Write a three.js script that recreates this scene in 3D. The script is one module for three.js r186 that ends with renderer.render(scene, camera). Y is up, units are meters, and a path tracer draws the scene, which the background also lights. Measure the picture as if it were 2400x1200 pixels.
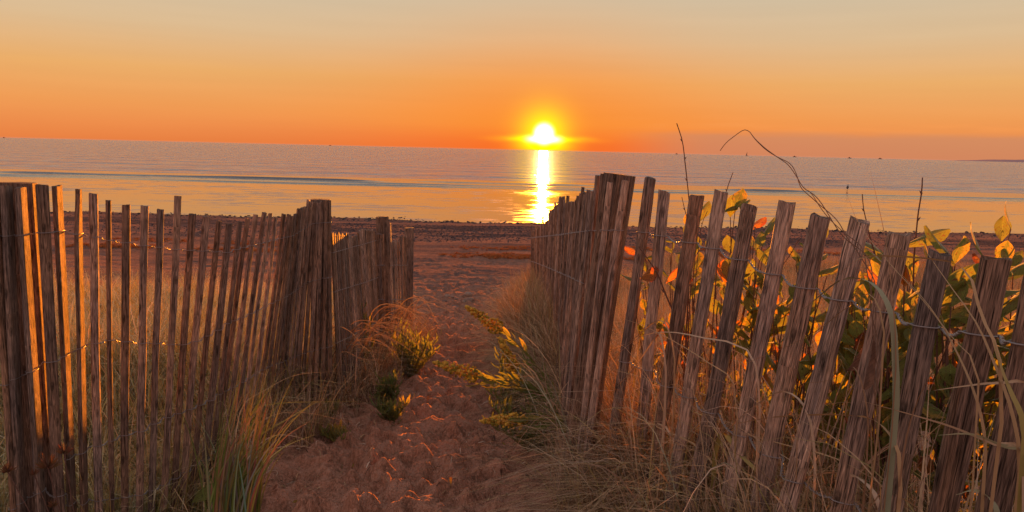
import * as THREE from 'three';
import { mergeGeometries, toCreasedNormals } from 'three/addons/utils/BufferGeometryUtils.js';

// ------------------------------------------------------------------ camera, sky, sun, exposure
const scene = new THREE.Scene();
const EYE = 1.5, SEA = -1.0, FOCAL = 1746, PW = 2400, PH = 1200;
const camera = new THREE.PerspectiveCamera(2 * Math.atan(PH / 2 / FOCAL) * 180 / Math.PI, PW / PH, 0.05, 30000);
camera.position.set(0, EYE, 0);
camera.rotation.order = 'YXZ';
camera.rotation.set(-8.12 * Math.PI / 180, 0, 1.38 * Math.PI / 180);
camera.updateMatrixWorld(true);

const renderer = new THREE.WebGLRenderer({ antialias: true });
renderer.setSize(1024, 512);
renderer.toneMapping = THREE.LinearToneMapping;
const EXPOSURE = 5;
renderer.toneMappingExposure = EXPOSURE;
renderer.shadowMap.enabled = true;

const dirOf = (u, v) => new THREE.Vector3((u - PW / 2) / FOCAL, (PH / 2 - v) / FOCAL, -1).applyQuaternion(camera.quaternion);
const at = (u, v, d) => { const r = dirOf(u, v); return r.multiplyScalar(d / -r.z).add(camera.position); };
const sunDir = dirOf(1275, 317).normalize();
const SUN_EL = Math.asin(sunDir.y), SUN_AZ = Math.atan2(sunDir.x, -sunDir.z);

const sun = new THREE.DirectionalLight(new THREE.Color().setRGB(1, 0.265, 0.014), 5);
sun.position.copy(sunDir).multiplyScalar(60);
sun.target.position.set(0, 0, -4);
sun.position.add(sun.target.position);
sun.castShadow = true;
sun.shadow.mapSize.set(4096, 4096);
Object.assign(sun.shadow.camera, { left: -12, right: 12, top: 6, bottom: -6, near: 1, far: 90 });
sun.shadow.radius = 1.1;
sun.name = 'sun';
scene.add(sun, sun.target);

// ------------------------------------------------------------------ random, noise
const rng = (seed) => () => { seed = (seed + 0x6d2b79f5) | 0; let t = Math.imul(seed ^ (seed >>> 15), 1 | seed); t = (t + Math.imul(t ^ (t >>> 7), 61 | t)) ^ t; return ((t ^ (t >>> 14)) >>> 0) / 4294967296; };
const hash = (x, y, s = 0) => { let h = Math.imul(x | 0, 374761393) ^ Math.imul(y | 0, 668265263) ^ Math.imul(s | 0, 974711); h = Math.imul(h ^ (h >>> 13), 1274126177); return ((h ^ (h >>> 16)) >>> 0) / 4294967296; };
const { smoothstep, lerp, clamp } = THREE.MathUtils;
function noise(x, y, s = 0, px = 0, py = 0) {      // value noise 0..1, periodic where px / py are given
  const ix = Math.floor(x), iy = Math.floor(y), fx = x - ix, fy = y - iy, a = fx * fx * (3 - 2 * fx), b = fy * fy * (3 - 2 * fy);
  const w = (i, p) => (p ? ((i % p) + p) % p : i);
  const x0 = w(ix, px), x1 = w(ix + 1, px), y0 = w(iy, py), y1 = w(iy + 1, py);
  return lerp(lerp(hash(x0, y0, s), hash(x1, y0, s), a), lerp(hash(x0, y1, s), hash(x1, y1, s), a), b);
}
const fbm = (x, y, s = 0, o = 4) => { let v = 0, a = 0.5, n = 0; for (let i = 0; i < o; i++) { v += a * noise(x, y, s + i); n += a; a *= 0.5; x *= 2.03; y *= 2.03; } return v / n; };
const lin = (c) => { c /= 255; return c <= 0.04045 ? c / 12.92 : Math.pow((c + 0.055) / 1.055, 2.4); };
const L3 = (r, g, b) => [lin(r), lin(g), lin(b)];
const mix3 = (a, b, t) => [lerp(a[0], b[0], t), lerp(a[1], b[1], t), lerp(a[2], b[2], t)];
const ramp = (stops, x) => { if (x <= stops[0][0]) return stops[0][1]; for (let i = 1; i < stops.length; i++) if (x <= stops[i][0]) { const t = (x - stops[i - 1][0]) / (stops[i][0] - stops[i - 1][0]); return mix3(stops[i - 1][1], stops[i][1], t); } return stops[stops.length - 1][1]; };
const table = (rows, x, k = 1) => { if (x <= rows[0][0]) return rows[0][k]; for (let i = 1; i < rows.length; i++) if (x <= rows[i][0]) return lerp(rows[i - 1][k], rows[i][k], (x - rows[i - 1][0]) / (rows[i][0] - rows[i - 1][0])); return rows[rows.length - 1][k]; };

// ------------------------------------------------------------------ the sky: evening air, a low haze bank and the glow round the setting sun
{
  const W = 4096, H = 2048, data = new Float32Array(W * H * 4);
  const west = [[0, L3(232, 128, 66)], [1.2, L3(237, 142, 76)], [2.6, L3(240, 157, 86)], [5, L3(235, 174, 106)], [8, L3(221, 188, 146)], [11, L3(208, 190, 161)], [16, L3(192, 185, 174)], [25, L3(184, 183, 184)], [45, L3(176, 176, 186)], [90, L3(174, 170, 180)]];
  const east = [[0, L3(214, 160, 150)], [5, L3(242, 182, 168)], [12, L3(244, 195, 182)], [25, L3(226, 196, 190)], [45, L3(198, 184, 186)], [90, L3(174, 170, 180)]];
  const deg = 180 / Math.PI, elS = SUN_EL * deg, glow = L3(255, 142, 44), deep = L3(250, 108, 34), bank = L3(196, 138, 106);
  for (let row = 0; row < H; row++) {
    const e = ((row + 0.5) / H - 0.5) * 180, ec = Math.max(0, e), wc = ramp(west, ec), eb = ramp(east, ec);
    for (let col = 0; col < W; col++) {
      const round = ((col + 0.5) / W - 0.5) * 2 * Math.PI;           // atan2(z, x)
      let az = (round + Math.PI / 2 - SUN_AZ) * deg; if (az > 180) az -= 360; if (az < -180) az += 360;
      const far = Math.abs(az);
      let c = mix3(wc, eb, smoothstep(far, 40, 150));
      if (far < 60 && e > -2) {
        const wisp = noise(az * 0.22, ec * 5, 5) * 0.6 + noise(az * 0.7, ec * 11, 6) * 0.4;
        const g = Math.exp(-Math.pow(far / 14, 2)) * Math.exp(-Math.pow(ec / 6, 2));
        c = mix3(c, L3(246, 166, 84), 0.42 * Math.exp(-Math.pow(far / 8.5, 2)) * Math.exp(-Math.pow(ec / 8.5, 2)));
        c = mix3(c, mix3(deep, glow, smoothstep(ec, 0.2, 2.2)), 0.93 * g);
        const band = 1 + 0.04 * (noise(az * 0.07 + 9, ec * 1.6, 15) * 0.6 + noise(az * 0.2, ec * 4, 16) * 0.4 - 0.5); c = c.map((q) => q * band);
        const side = smoothstep(az, 4.5, 13);
        const b = side * (1 - smoothstep(ec, 1.15 + 0.35 * wisp, 1.75 + 0.3 * wisp)) * (1 - smoothstep(far, 45, 60));
        c = mix3(c, bank, 0.62 * b);
        c = mix3(c, L3(250, 158, 84), 0.4 * smoothstep(az, 3, 9) * Math.exp(-Math.pow((ec - 1.9 - 0.5 * noise(az * 0.15, 3, 9)) / 0.42, 2)) * smoothstep(wisp, 0.35, 0.75));
        const dx = az * Math.cos(e / deg), dy = e - elS - 0.08, r = Math.hypot(dx, dy * (dy > 0 ? 0.94 : 1));
        const core = Math.min(1, Math.exp(-Math.pow(r / 0.7, 5)) + 0.9 * Math.exp(-Math.pow(dx / 1.15, 4)) * Math.exp(-Math.pow((e - 0.84) / 0.2, 2)));
        const ring = Math.exp(-Math.pow(r / 1.5, 1.7)), thick = 0.2 + 0.06 * (noise(az * 1.3, 4, 12) - 0.5);
        const streak = Math.exp(-Math.pow((e - 0.84 - 0.05 * (noise(az * 0.9, 7, 13) - 0.5)) / thick, 2)) * Math.exp(-Math.pow(dx / 2.5, 2)) * (0.75 + 0.5 * noise(az * 1.6, e * 5, 14));
        const under = Math.exp(-Math.pow(dx / 1.7, 2)) * Math.exp(-Math.pow((e - 0.4) / 0.5, 2));
        const y = Math.min(1, ring + 0.85 * streak + 0.7 * under);
        c = [c[0] + 1.0 * y + 5 * core, c[1] + 1.0 * y + 4 * core, c[2] * (1 - 0.95 * y) + 2.2 * core];
      }
      const o = (row * W + col) * 4;
      data[o] = c[0] / EXPOSURE; data[o + 1] = c[1] / EXPOSURE; data[o + 2] = c[2] / EXPOSURE; data[o + 3] = 1;
    }
  }
  const sky = new THREE.DataTexture(data, W, H, THREE.RGBAFormat, THREE.FloatType);
  sky.mapping = THREE.EquirectangularReflectionMapping; sky.magFilter = THREE.LinearFilter; sky.needsUpdate = true;
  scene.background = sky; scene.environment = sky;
}

// ------------------------------------------------------------------ helpers
const used = new Map();
const numbered = (n) => { const k = used.get(n) ?? 0; used.set(n, k + 1); return k ? n + '_' + String(k).padStart(3, '0') : n; };
function tag(o, label, category, group, kind) {
  o.userData.label = label;
  if (category) o.userData.category = category;
  if (group) o.userData.group = group;
  if (kind) o.userData.kind = kind;
  return o;
}
function thing(name, p, label, category, group) { const g = new THREE.Group(); g.name = numbered(name); g.position.copy(p); scene.add(g); return tag(g, label, category, group); }
function mesh(name, geo, mat, parent = scene, origin) {
  if (origin) geo.translate(-origin.x, -origin.y, -origin.z);
  const m = new THREE.Mesh(geo, mat); m.name = parent === scene ? numbered(name) : name; m.castShadow = m.receiveShadow = true; parent.add(m); return m;
}
function structure(name, geo, mat, label) { const m = mesh(name, geo, mat); m.userData.kind = 'structure'; m.userData.label = label; return m; }
function dataTex(w, h, fn, srgb) {
  const d = new Uint8Array(w * h * 4);
  for (let y = 0; y < h; y++) for (let x = 0; x < w; x++) { const c = fn(x, y), o = (y * w + x) * 4; for (let k = 0; k < 3; k++) d[o + k] = clamp(Math.round((c[k] ?? c[0]) * 255), 0, 255); d[o + 3] = 255; }
  const t = new THREE.DataTexture(d, w, h); t.wrapS = t.wrapT = THREE.RepeatWrapping; t.magFilter = THREE.LinearFilter; t.minFilter = THREE.LinearMipmapLinearFilter; t.generateMipmaps = true;
  if (srgb) t.colorSpace = THREE.SRGBColorSpace;
  t.needsUpdate = true; return t;
}
const std = (o) => new THREE.MeshPhysicalMaterial({ roughness: 0.9, specularIntensity: 0, ...o });
const rgb = (r, g, b) => new THREE.Color().setRGB(r, g, b);
const leafy = (o) => new THREE.MeshPhysicalMaterial({ side: THREE.DoubleSide, roughness: 0.92, transmission: 0.45, thickness: 0, specularIntensity: 0.3, ...o });

// ------------------------------------------------------------------ ground shape
const prints = [];
{
  const r = rng(11);
  for (let i = 0; i < 1500; i++) {
    const d = 2.6 + 11 * Math.pow(r(), 1.2), w = d < 8 ? 0.55 : 0.55 + (d - 8) * 0.35, c = d < 8 ? -0.42 - 0.03 * d : -0.66 - (d - 8) * 0.05;
    if (d > 6 && r() < (d - 6) / 8) continue;
    prints.push({ x: c + (r() + r() - 1) * w * 1.25, d, a: r() * 3.14, l: 0.06 + 0.06 * r(), w: 0.04 + 0.035 * r(), h: 0.008 + 0.016 * r() });
  }
}
const cells = new Map();
for (const p of prints) for (let i = -1; i <= 1; i++) for (let j = -1; j <= 1; j++) { const k = (Math.floor(p.x / 0.3) + i) + ',' + (Math.floor(p.d / 0.3) + j); if (!cells.has(k)) cells.set(k, []); cells.get(k).push(p); }
const pathCentre = (d) => table([[0, -0.45], [3.1, -0.48], [4, -0.42], [5, -0.45], [6.1, -0.51], [9, -0.6], [14, -0.8]], d);
const pathHalf = (d) => table([[0, 0.5], [3.1, 0.52], [4, 0.36], [5, 0.31], [6.1, 0.26], [7.5, 0.32], [9, 0.55], [11, 2.5], [13, 40]], d);
const SLOPE = [[0, 0.15], [3, 0.08], [5, -0.09], [7, -0.24], [10, -0.4], [14, -0.53], [20, -0.75], [26, -0.985], [32, -1.15]];
function base(x, d) {
  let y = (table(SLOPE, d - 0.8) + table(SLOPE, d - 0.3) + table(SLOPE, d + 0.3) + table(SLOPE, d + 0.8)) / 4;
  const off = x - pathCentre(d), h = Math.min(pathHalf(d), 3);
  const bank = smoothstep(Math.abs(off), h * 0.75, h + 0.55) * (1 - smoothstep(d, 7, 12));
  y += bank * (0.12 + 0.1 * (fbm(x * 0.9, d * 0.9, 3, 3) - 0.5));
  y -= 0.4 * smoothstep(-x, 1.08, 1.45) * (1 - smoothstep(d, 3.2, 4.1));
  y += 0.24 * smoothstep(x, 0.25, 0.9) * (1 - smoothstep(d, 3.5, 8));
  y += 0.06 * (fbm(x * 0.55 + 40, d * 0.55, 8, 3) - 0.5) * smoothstep(d, 4, 9);
  return y;
}
function trampled(x, d) { return 1 - smoothstep(Math.abs(x - pathCentre(d)), pathHalf(d) * 0.8, pathHalf(d) + 0.5); }
function ground(x, d, fine = true) {
  let y = base(x, d);
  if (!fine) return y;
  const t = trampled(x, d) * (1 - 0.9 * smoothstep(d, 7, 15));
  const wx = x + 0.12 * noise(x * 3, d * 3, 24);
  y += (fbm(wx * 4, d * 10, 21, 6) - 0.5) * (0.012 + 0.045 * t);
  y += (1 - Math.abs(2 * noise(wx * 5, d * 13, 31) - 1)) * 0.009 * t * (0.4 + noise(x * 1.5, d * 1.5, 33));
  for (const p of cells.get(Math.floor(x / 0.3) + ',' + Math.floor(d / 0.3)) ?? []) {
    const dx = x - p.x, dd = d - p.d, c = Math.cos(p.a), s = Math.sin(p.a), q = Math.hypot((dx * c - dd * s) / p.w, (dx * s + dd * c) / p.l);
    if (q < 2.2) y += p.h * (-Math.exp(-q * q * 1.3) + 0.62 * Math.exp(-Math.pow((q - 1.45) / 0.32, 2)));
  }
  return y;
}
const onGround = (u, v) => { // where the line of sight through a point of the photograph meets the ground
  const r = dirOf(u, v); let lo = 1, hi = 40;
  for (let i = 0; i < 50; i++) { const d = (lo + hi) / 2, k = d / -r.z; if (EYE + r.y * k > base(r.x * k, d)) lo = d; else hi = d; }
  const k = lo / -r.z; return new THREE.Vector3(r.x * k, ground(r.x * k, lo), -lo);
};

// textures
const sandTex = dataTex(512, 512, (x, y) => { const n = 0.95 + 0.28 * (noise(x / 1.3, y / 1.3, 1) - 0.5) + 0.3 * (noise(x / 6, y / 6, 2, 85, 85) - 0.5) + 0.25 * (noise(x / 32, y / 32, 3, 16, 16) - 0.5); const k = hash(x, y, 77); const s = k > 0.992 ? 0.35 : k < 0.01 ? -0.3 : 0; return [n + s, n * 0.97 + s, n * 0.94 + s]; }, true);
const sandBump = dataTex(512, 512, (x, y) => [0.45 * noise(x / 2.2, y / 2.2, 4) + 0.3 * noise(x / 8, y / 8, 5, 64, 64) + 0.25 * noise(x / 32, y / 32, 6, 16, 16)]);
for (const t of [sandTex, sandBump]) t.repeat.set(1 / 0.6, 1 / 0.6);

// ------------------------------------------------------------------ sand
{
  const xs = [], ds = [];
  for (let x = -60; x < -14;) { xs.push(x); x += Math.max(0.5, Math.abs(x) * 0.06); }
  for (let x = -14; x < -2;) { xs.push(x); x += Math.max(0.03, (Math.abs(x) - 2) * 0.035); }
  for (let x = -2; x < 1.2; x += 0.0125) xs.push(x);
  for (let x = 1.2; x < 14;) { xs.push(x); x += Math.max(0.03, (x - 1) * 0.035); }
  for (let x = 14; x <= 62;) { xs.push(x); x += Math.max(0.5, x * 0.06); }
  for (let d = -6; d < 2.6; d += 0.25) ds.push(d);
  for (let d = 2.6; d < 31;) { ds.push(d); d += d < 9 ? 0.0035 * d : 0.0065 * d; }
  const n = xs.length, m = ds.length, pos = new Float32Array(n * m * 3), col = new Float32Array(n * m * 3), uv = new Float32Array(n * m * 2), idx = [];
  const dry = [0.38, 0.205, 0.142], dampShade = [0.165, 0.115, 0.108], gravel = [0.1, 0.078, 0.08], soil = [0.26, 0.17, 0.12];
  for (let j = 0, k = 0; j < m; j++) for (let i = 0; i < n; i++, k++) {
    const x = xs[i], d = ds[j], y = ground(x, d);
    pos.set([x, y, -d], k * 3); uv.set([x, d], k * 2);
    const w = fbm(x * 0.12, d * 0.5, 51, 3), w2 = fbm(x * 0.5, d * 1.8, 52, 3);
    let c = mix3(dry, dampShade, (0.45 + 0.55 * smoothstep(w2, 0.35, 0.7)) * smoothstep(d, 7, 11));  // beach sand darkened in colour for weak grazing sun, and damp near the water
    c = mix3(c, soil, 0.75 * (1 - trampled(x, d)) * (1 - smoothstep(d, 8, 13)));
    const shift = x < -4 ? -1.5 : 0;
    const g = smoothstep(d + (w - 0.5) * 9 + shift, 17.5, 19.5) * (1 - smoothstep(d + (w - 0.5) * 6 + (x > 4 ? 1.5 : 0), 22.5, 24.2));
    c = mix3(c, gravel, clamp(g * (0.15 + 1.1 * smoothstep(w2 + 0.25 * noise(x * 1.7, d * 5, 57), 0.42, 0.72)), 0, 1));
    c = mix3(c, dampShade, 0.9 * smoothstep(d, 23.4, 25));
    col.set(c, k * 3);
  }
  for (let j = 0; j < m - 1; j++) for (let i = 0; i < n - 1; i++) { const a = j * n + i; idx.push(a, a + 1, a + n, a + 1, a + n + 1, a + n); }
  const g = new THREE.BufferGeometry();
  g.setAttribute('position', new THREE.BufferAttribute(pos, 3)); g.setAttribute('color', new THREE.BufferAttribute(col, 3)); g.setAttribute('uv', new THREE.BufferAttribute(uv, 2));
  g.setIndex(idx); g.computeVertexNormals();
  structure('ground', g, std({ vertexColors: true, map: sandTex, bumpMap: sandBump, bumpScale: 0.014, roughness: 1 }), 'trampled brown sand path through dunes down to the beach');
}

// ------------------------------------------------------------------ wet sand, shallow water and sea
function sheet(xs, ds, height, tile) {
  const n = xs.length, m = ds.length, pos = [], uv = [], uv1 = [], idx = [];
  for (let j = 0; j < m; j++) for (let i = 0; i < n; i++) { pos.push(xs[i], height(xs[i], ds[j]), -ds[j]); uv.push(xs[i] / tile, ds[j] / tile); uv1.push(xs[i] / 60, ds[j] / 60); }
  for (let j = 0; j < m - 1; j++) for (let i = 0; i < n - 1; i++) { const a = j * n + i; idx.push(a, a + 1, a + n, a + 1, a + n + 1, a + n); }
  const g = new THREE.BufferGeometry();
  g.setAttribute('position', new THREE.Float32BufferAttribute(pos, 3)); g.setAttribute('uv', new THREE.Float32BufferAttribute(uv, 2)); g.setAttribute('uv1', new THREE.Float32BufferAttribute(uv1, 2));
  g.setIndex(idx); g.computeVertexNormals(); return g;
}
const span = (a, b, n, p = 1) => Array.from({ length: n + 1 }, (_, i) => a + (b - a) * Math.pow(i / n, p));
function waveNormals(size, waves, seed, strength, maxK, fan = 1.9) {
  const r = rng(seed), list = [];
  for (let i = 0; i < waves; i++) { const k = 1 + Math.floor(Math.pow(r(), 1.6) * maxK), a = (r() - 0.5) * fan; list.push([Math.round(k * Math.sin(a)), Math.max(1, Math.round(k * Math.cos(a))), r() * 6.28, 1 / Math.pow(k, 0.85)]); }
  const T = 2 * Math.PI / size;
  return dataTex(size, size, (x, y) => {
    let gx = 0, gy = 0;
    for (const [kx, ky, p, A] of list) { const c = Math.cos((kx * x + ky * y) * T + p) * A; gx += c * kx; gy += c * ky; }
    gx *= strength / maxK; gy *= strength / maxK;
    const l = 1 / Math.hypot(gx, gy, 1); return [-gx * l * 0.5 + 0.5, -gy * l * 0.5 + 0.5, l * 0.5 + 0.5];
  });
}
const swell = dataTex(512, 512, (x, y) => [0.5 * noise(x / 64, y / 32, 151, 8, 16) + 0.3 * noise(x / 32, y / 11, 152, 16, 0) + 0.2 * noise(x / 16, y / 5, 153, 32, 0)]);
swell.channel = 1;
const seaN = waveNormals(512, 46, 5, 1.0, 40, 0.3), calmN = waveNormals(512, 36, 9, 1.0, 26);
{
  const xs = [...span(-6500, -300, 24), ...span(-260, 260, 40), ...span(300, 9000, 24)];
  const ds = [...span(60, 200, 40), ...span(206, 1000, 40), ...span(1050, 14000, 30)];
  structure('sea', sheet(xs, ds, () => SEA, 14), new THREE.MeshPhysicalMaterial({ color: rgb(0.065, 0.19, 0.28), roughness: 0.1, bumpMap: swell, bumpScale: 0.8, ior: 1.33, normalMap: seaN, normalScale: new THREE.Vector2(1.5, 1.5) }), 'calm grey sea reaching to the horizon');
  const crest = (x, d) => {
    let y = SEA;
    for (const [c, h, w, s, from, to] of [[48.6, 0.05, 0.3, 6, -99, 99], [51.2, 0.06, 0.32, 1, -99, 99], [54.2, 0.1, 0.3, 3, -40, -8], [54.6, 0.1, 0.3, 4, 13, 24], [55.5, 0.08, 0.4, 5, -9, 8]]) {
      const cc = c + 1.3 * (noise(x * 0.06, s, 61) - 0.5) + 0.3 * (noise(x * 0.3, s, 62) - 0.5);
      const f = smoothstep(x, from, from + 5) * (1 - smoothstep(x, to - 5, to));
      const k = (d - cc) / w; y += h * f * (0.45 + 0.9 * noise(x * 0.11, s, 63)) * Math.exp(-k * k * (k < 0 ? 2.4 : 0.7));
    }
    return y;
  };
  structure('shallow_water', sheet([...span(-180, -62, 20), ...span(-60, 60, 300), ...span(62, 190, 20)], span(47, 60, 110), crest, 7), new THREE.MeshPhysicalMaterial({ color: rgb(0.075, 0.07, 0.075), roughness: 0.1, ior: 1.33, normalMap: calmN, normalScale: new THREE.Vector2(0.06, 0.06) }), 'low waves rolling in over the shallows');
  const wetRough = dataTex(512, 512, (x, y) => { const n = 0.6 * noise(x / 9, y / 3.2, 71, 0, 160) + 0.4 * noise(x / 3, y / 1.6, 72), b = noise(x / 60, y / 26, 73); return [0, 0.045 + 0.24 * smoothstep(n + 0.5 * (b - 0.5), 0.5, 0.8), 0]; });
  wetRough.channel = 1;
  const wetBump = dataTex(512, 512, (x, y) => [0.5 * noise(x / 16, y / 6, 74, 32, 0) + 0.5 * noise(x / 5, y / 3, 75)]);
  wetBump.repeat.set(2, 2);
  structure('wet_sand', sheet([...span(-180, -62, 20), ...span(-60, 60, 160), ...span(62, 190, 20)], span(21, 47, 120), (x, d) => SEA + 0.004 + 0.05 * (47 - d) / 26 + 0.012 * (fbm(x * 0.12, d * 0.3, 76, 3) - 0.5) * smoothstep(47 - d, 0, 4), 5), new THREE.MeshPhysicalMaterial({ color: rgb(0.24, 0.1, 0.055), roughness: 1, roughnessMap: wetRough, bumpMap: wetBump, bumpScale: 0.0006, ior: 1.6 }), 'mirror smooth wet sand at the water edge');
}
// far headland, distance haze mixed into its colour
{
  const g = new THREE.PlaneGeometry(2600, 900, 130, 20); g.rotateX(-Math.PI / 2);
  const p = g.attributes.position;
  for (let i = 0; i < p.count; i++) { const x = p.getX(i), z = p.getZ(i), f = smoothstep(x, -1300, -500) * (1 - smoothstep(Math.abs(z), 150, 430)); p.setY(i, -4 + f * (17 + 15 * fbm(x / 160, z / 160, 81, 4)) + (x < -500 ? 5 * fbm(x / 70, z / 200, 82, 2) * (1 - smoothstep(Math.abs(z), 150, 430)) : 0)); }
  g.computeVertexNormals(); g.translate(5250, SEA, -6900);
  structure('headland', g, std({ color: rgb(0.42, 0.25, 0.24), roughness: 1 }), 'low dark headland on the horizon at far right');
}

// ------------------------------------------------------------------ wood
function woodTex(seed, dark) {
  return dataTex(256, 1024, (x, y) => {
    const wob = 6 * noise(x / 40, y / 160, seed, 7, 7), f = noise((x + wob) / 3.1, y / 46, seed + 1, 82, 0), g = noise((x + wob) / 9, y / 120, seed + 2, 0, 0), h = noise((x + wob) / 1.7, y / 24, seed + 3);
    let v = 0.57 + 0.3 * (f - 0.5) + 0.26 * (g - 0.5) + 0.3 * (h - 0.5);
    const crack = smoothstep(noise((x + wob) / 4.2, y / 90, seed + 4), 0.76, 0.86); v -= 0.2 * crack;
    v = v * (1 - dark);
    const warm = noise(x / 80, y / 200, seed + 5), kx = ((x + 97 * Math.floor(y / 256)) % 256) - 128, ky = (y % 256) - 90 - 60 * noise(Math.floor(y / 256), 3, seed), kn = Math.hypot(kx / 9, ky / 15);
    v *= 1 - 0.42 * Math.exp(-kn * kn) - 0.2 * Math.exp(-Math.pow((kn - 1.7) / 0.5, 2)); v *= 0.84 + 0.32 * noise(x / 128, y / 340, seed + 6, 2, 3);
    return [v * (0.98 + 0.06 * warm), v * 0.86, v * (0.8 - 0.07 * warm)];
  }, true);
}
function woodBump(seed) { return dataTex(256, 1024, (x, y) => { const wob = 6 * noise(x / 40, y / 160, seed, 7, 7); return [0.5 * noise((x + wob) / 3.1, y / 46, seed + 1, 82, 0) + 0.25 * noise((x + wob) / 1.7, y / 24, seed + 3) + 0.25 * (1 - smoothstep(noise((x + wob) / 4.2, y / 90, seed + 4), 0.72, 0.86))]; }); }
const woodB = woodBump(200);
woodB.repeat.set(1 / 0.085, 1 / 0.6);
const woodMats = [[0, 0.0, 0.98, 0.95, 0.93], [1, 0.06, 1, 0.88, 0.76], [0, 0.14, 0.9, 0.93, 0.97], [1, 0.19, 1, 0.92, 0.86], [0, -0.1, 0.92, 0.94, 0.96], [1, 0.13, 0.92, 0.85, 0.79]].map(([k, dark, r, g, b]) => {
  const t = woodTex(200, dark); t.repeat.set(1 / 0.085, 1 / 0.6);
  return std({ map: t, bumpMap: woodB, bumpScale: 0.0035, roughness: 0.8, specularIntensity: 0.2, color: rgb(r, g, b) });
});
const steel = std({ color: rgb(0.26, 0.235, 0.23), metalness: 0.6, roughness: 0.5, specularIntensity: 1 });

// a split, weathered lath from bottom to top: w along a, t along b
function lath(bot, top, w, t, yaw, seed, rings = 9, o = {}) {
  const r = rng(seed), axis = top.clone().sub(bot), len = axis.length(); axis.normalize();
  const a0 = new THREE.Vector3(Math.cos(yaw), 0, -Math.sin(yaw)), b = a0.clone().cross(axis).normalize(), a = axis.clone().cross(b).normalize();
  const ch = 0.16 + 0.1 * r(), prof = [], cw = w / 2, ct = t / 2, c = Math.min(w, t) * ch;
  const P = [[-cw + c, -ct], [0, -ct], [cw - c, -ct], [cw, -ct + c], [cw, ct - c], [cw - c, ct], [cw * 0.35, ct], [-cw * 0.35, ct], [-cw + c, ct], [-cw, ct - c], [-cw, -ct + c]];
  const skew = (r() - 0.5) * (o.skew ?? 0.25) * w, n = P.length, pos = [], uv = [], idx = [], u0 = r() * 3, v0 = r() * 5, bow = (r() - 0.5) * 0.008 * len, point = o.point ?? 0;
  const per = []; let acc = 0; for (let i = 0; i <= n; i++) { per.push(acc); const q = P[i % n], s = P[(i + 1) % n]; acc += Math.hypot(s[0] - q[0], s[1] - q[1]); }
  const rough = o.rough ?? 0.05;
  for (let k = 0; k <= rings; k++) {
    const f = k / rings;
    for (let i = 0; i <= n; i++) {
      const q = P[i % n], e = i % n;
      const j = 1 + rough * 2 * (noise(e * 1.7 + seed, f * rings * 0.6, 91) - 0.5);
      let x = q[0] * j * (1 + 0.1 * (noise(f * 4, seed, 92) - 0.5)), y = q[1] * j;
      if (point && f > 1 - point) { const g = (f - 1 + point) / point; x = lerp(x, x < 0 ? cw * 0.15 : x, g); }
      let along = f * len + (k === rings ? skew * (q[0] / w) + (noise(e * 0.9, seed, 94) - 0.5) * (o.ragged ?? 0.006) : 0);
      const off = bow * Math.sin(Math.PI * f) + 0.004 * (noise(f * 5, seed, 95) - 0.5);
      pos.push(bot.x + axis.x * along + a.x * (x + off) + b.x * y, bot.y + axis.y * along + a.y * (x + off) + b.y * y, bot.z + axis.z * along + a.z * (x + off) + b.z * y);
      uv.push(u0 + per[i], v0 + along);
    }
  }
  for (let k = 0; k < rings; k++) for (let i = 0; i < n; i++) { const A = k * (n + 1) + i, B = A + 1, C = A + n + 1, D = C + 1; idx.push(A, B, C, B, D, C); }
  const last = rings * (n + 1), cen = pos.length / 3; let cx = 0, cy = 0, cz = 0;
  for (let i = 0; i < n; i++) { cx += pos[(last + i) * 3]; cy += pos[(last + i) * 3 + 1]; cz += pos[(last + i) * 3 + 2]; }
  pos.push(cx / n, cy / n + 0.001, cz / n); uv.push(u0, v0 + len);
  for (let i = 0; i < n; i++) idx.push(last + i, last + i + 1, cen);
  const g = new THREE.BufferGeometry();
  g.setAttribute('position', new THREE.Float32BufferAttribute(pos, 3)); g.setAttribute('uv', new THREE.Float32BufferAttribute(uv, 2)); g.setIndex(idx);
  return toCreasedNormals(g, 0.45);
}
function tube(points, radius, sides = 5, segs, taper) {
  const curve = new THREE.CatmullRomCurve3(points), n = segs ?? Math.max(2, points.length * 3), g = new THREE.TubeGeometry(curve, n, radius, sides, false);
  if (taper) { const p = g.attributes.position, c = new THREE.Vector3(); for (let i = 0; i <= n; i++) { curve.getPointAt(i / n, c); const k = taper(i / n); for (let j = 0; j <= sides; j++) { const q = i * (sides + 1) + j; p.setXYZ(q, c.x + (p.getX(q) - c.x) * k, c.y + (p.getY(q) - c.y) * k, c.z + (p.getZ(q) - c.z) * k); } } g.computeVertexNormals(); }
  return g;
}
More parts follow.
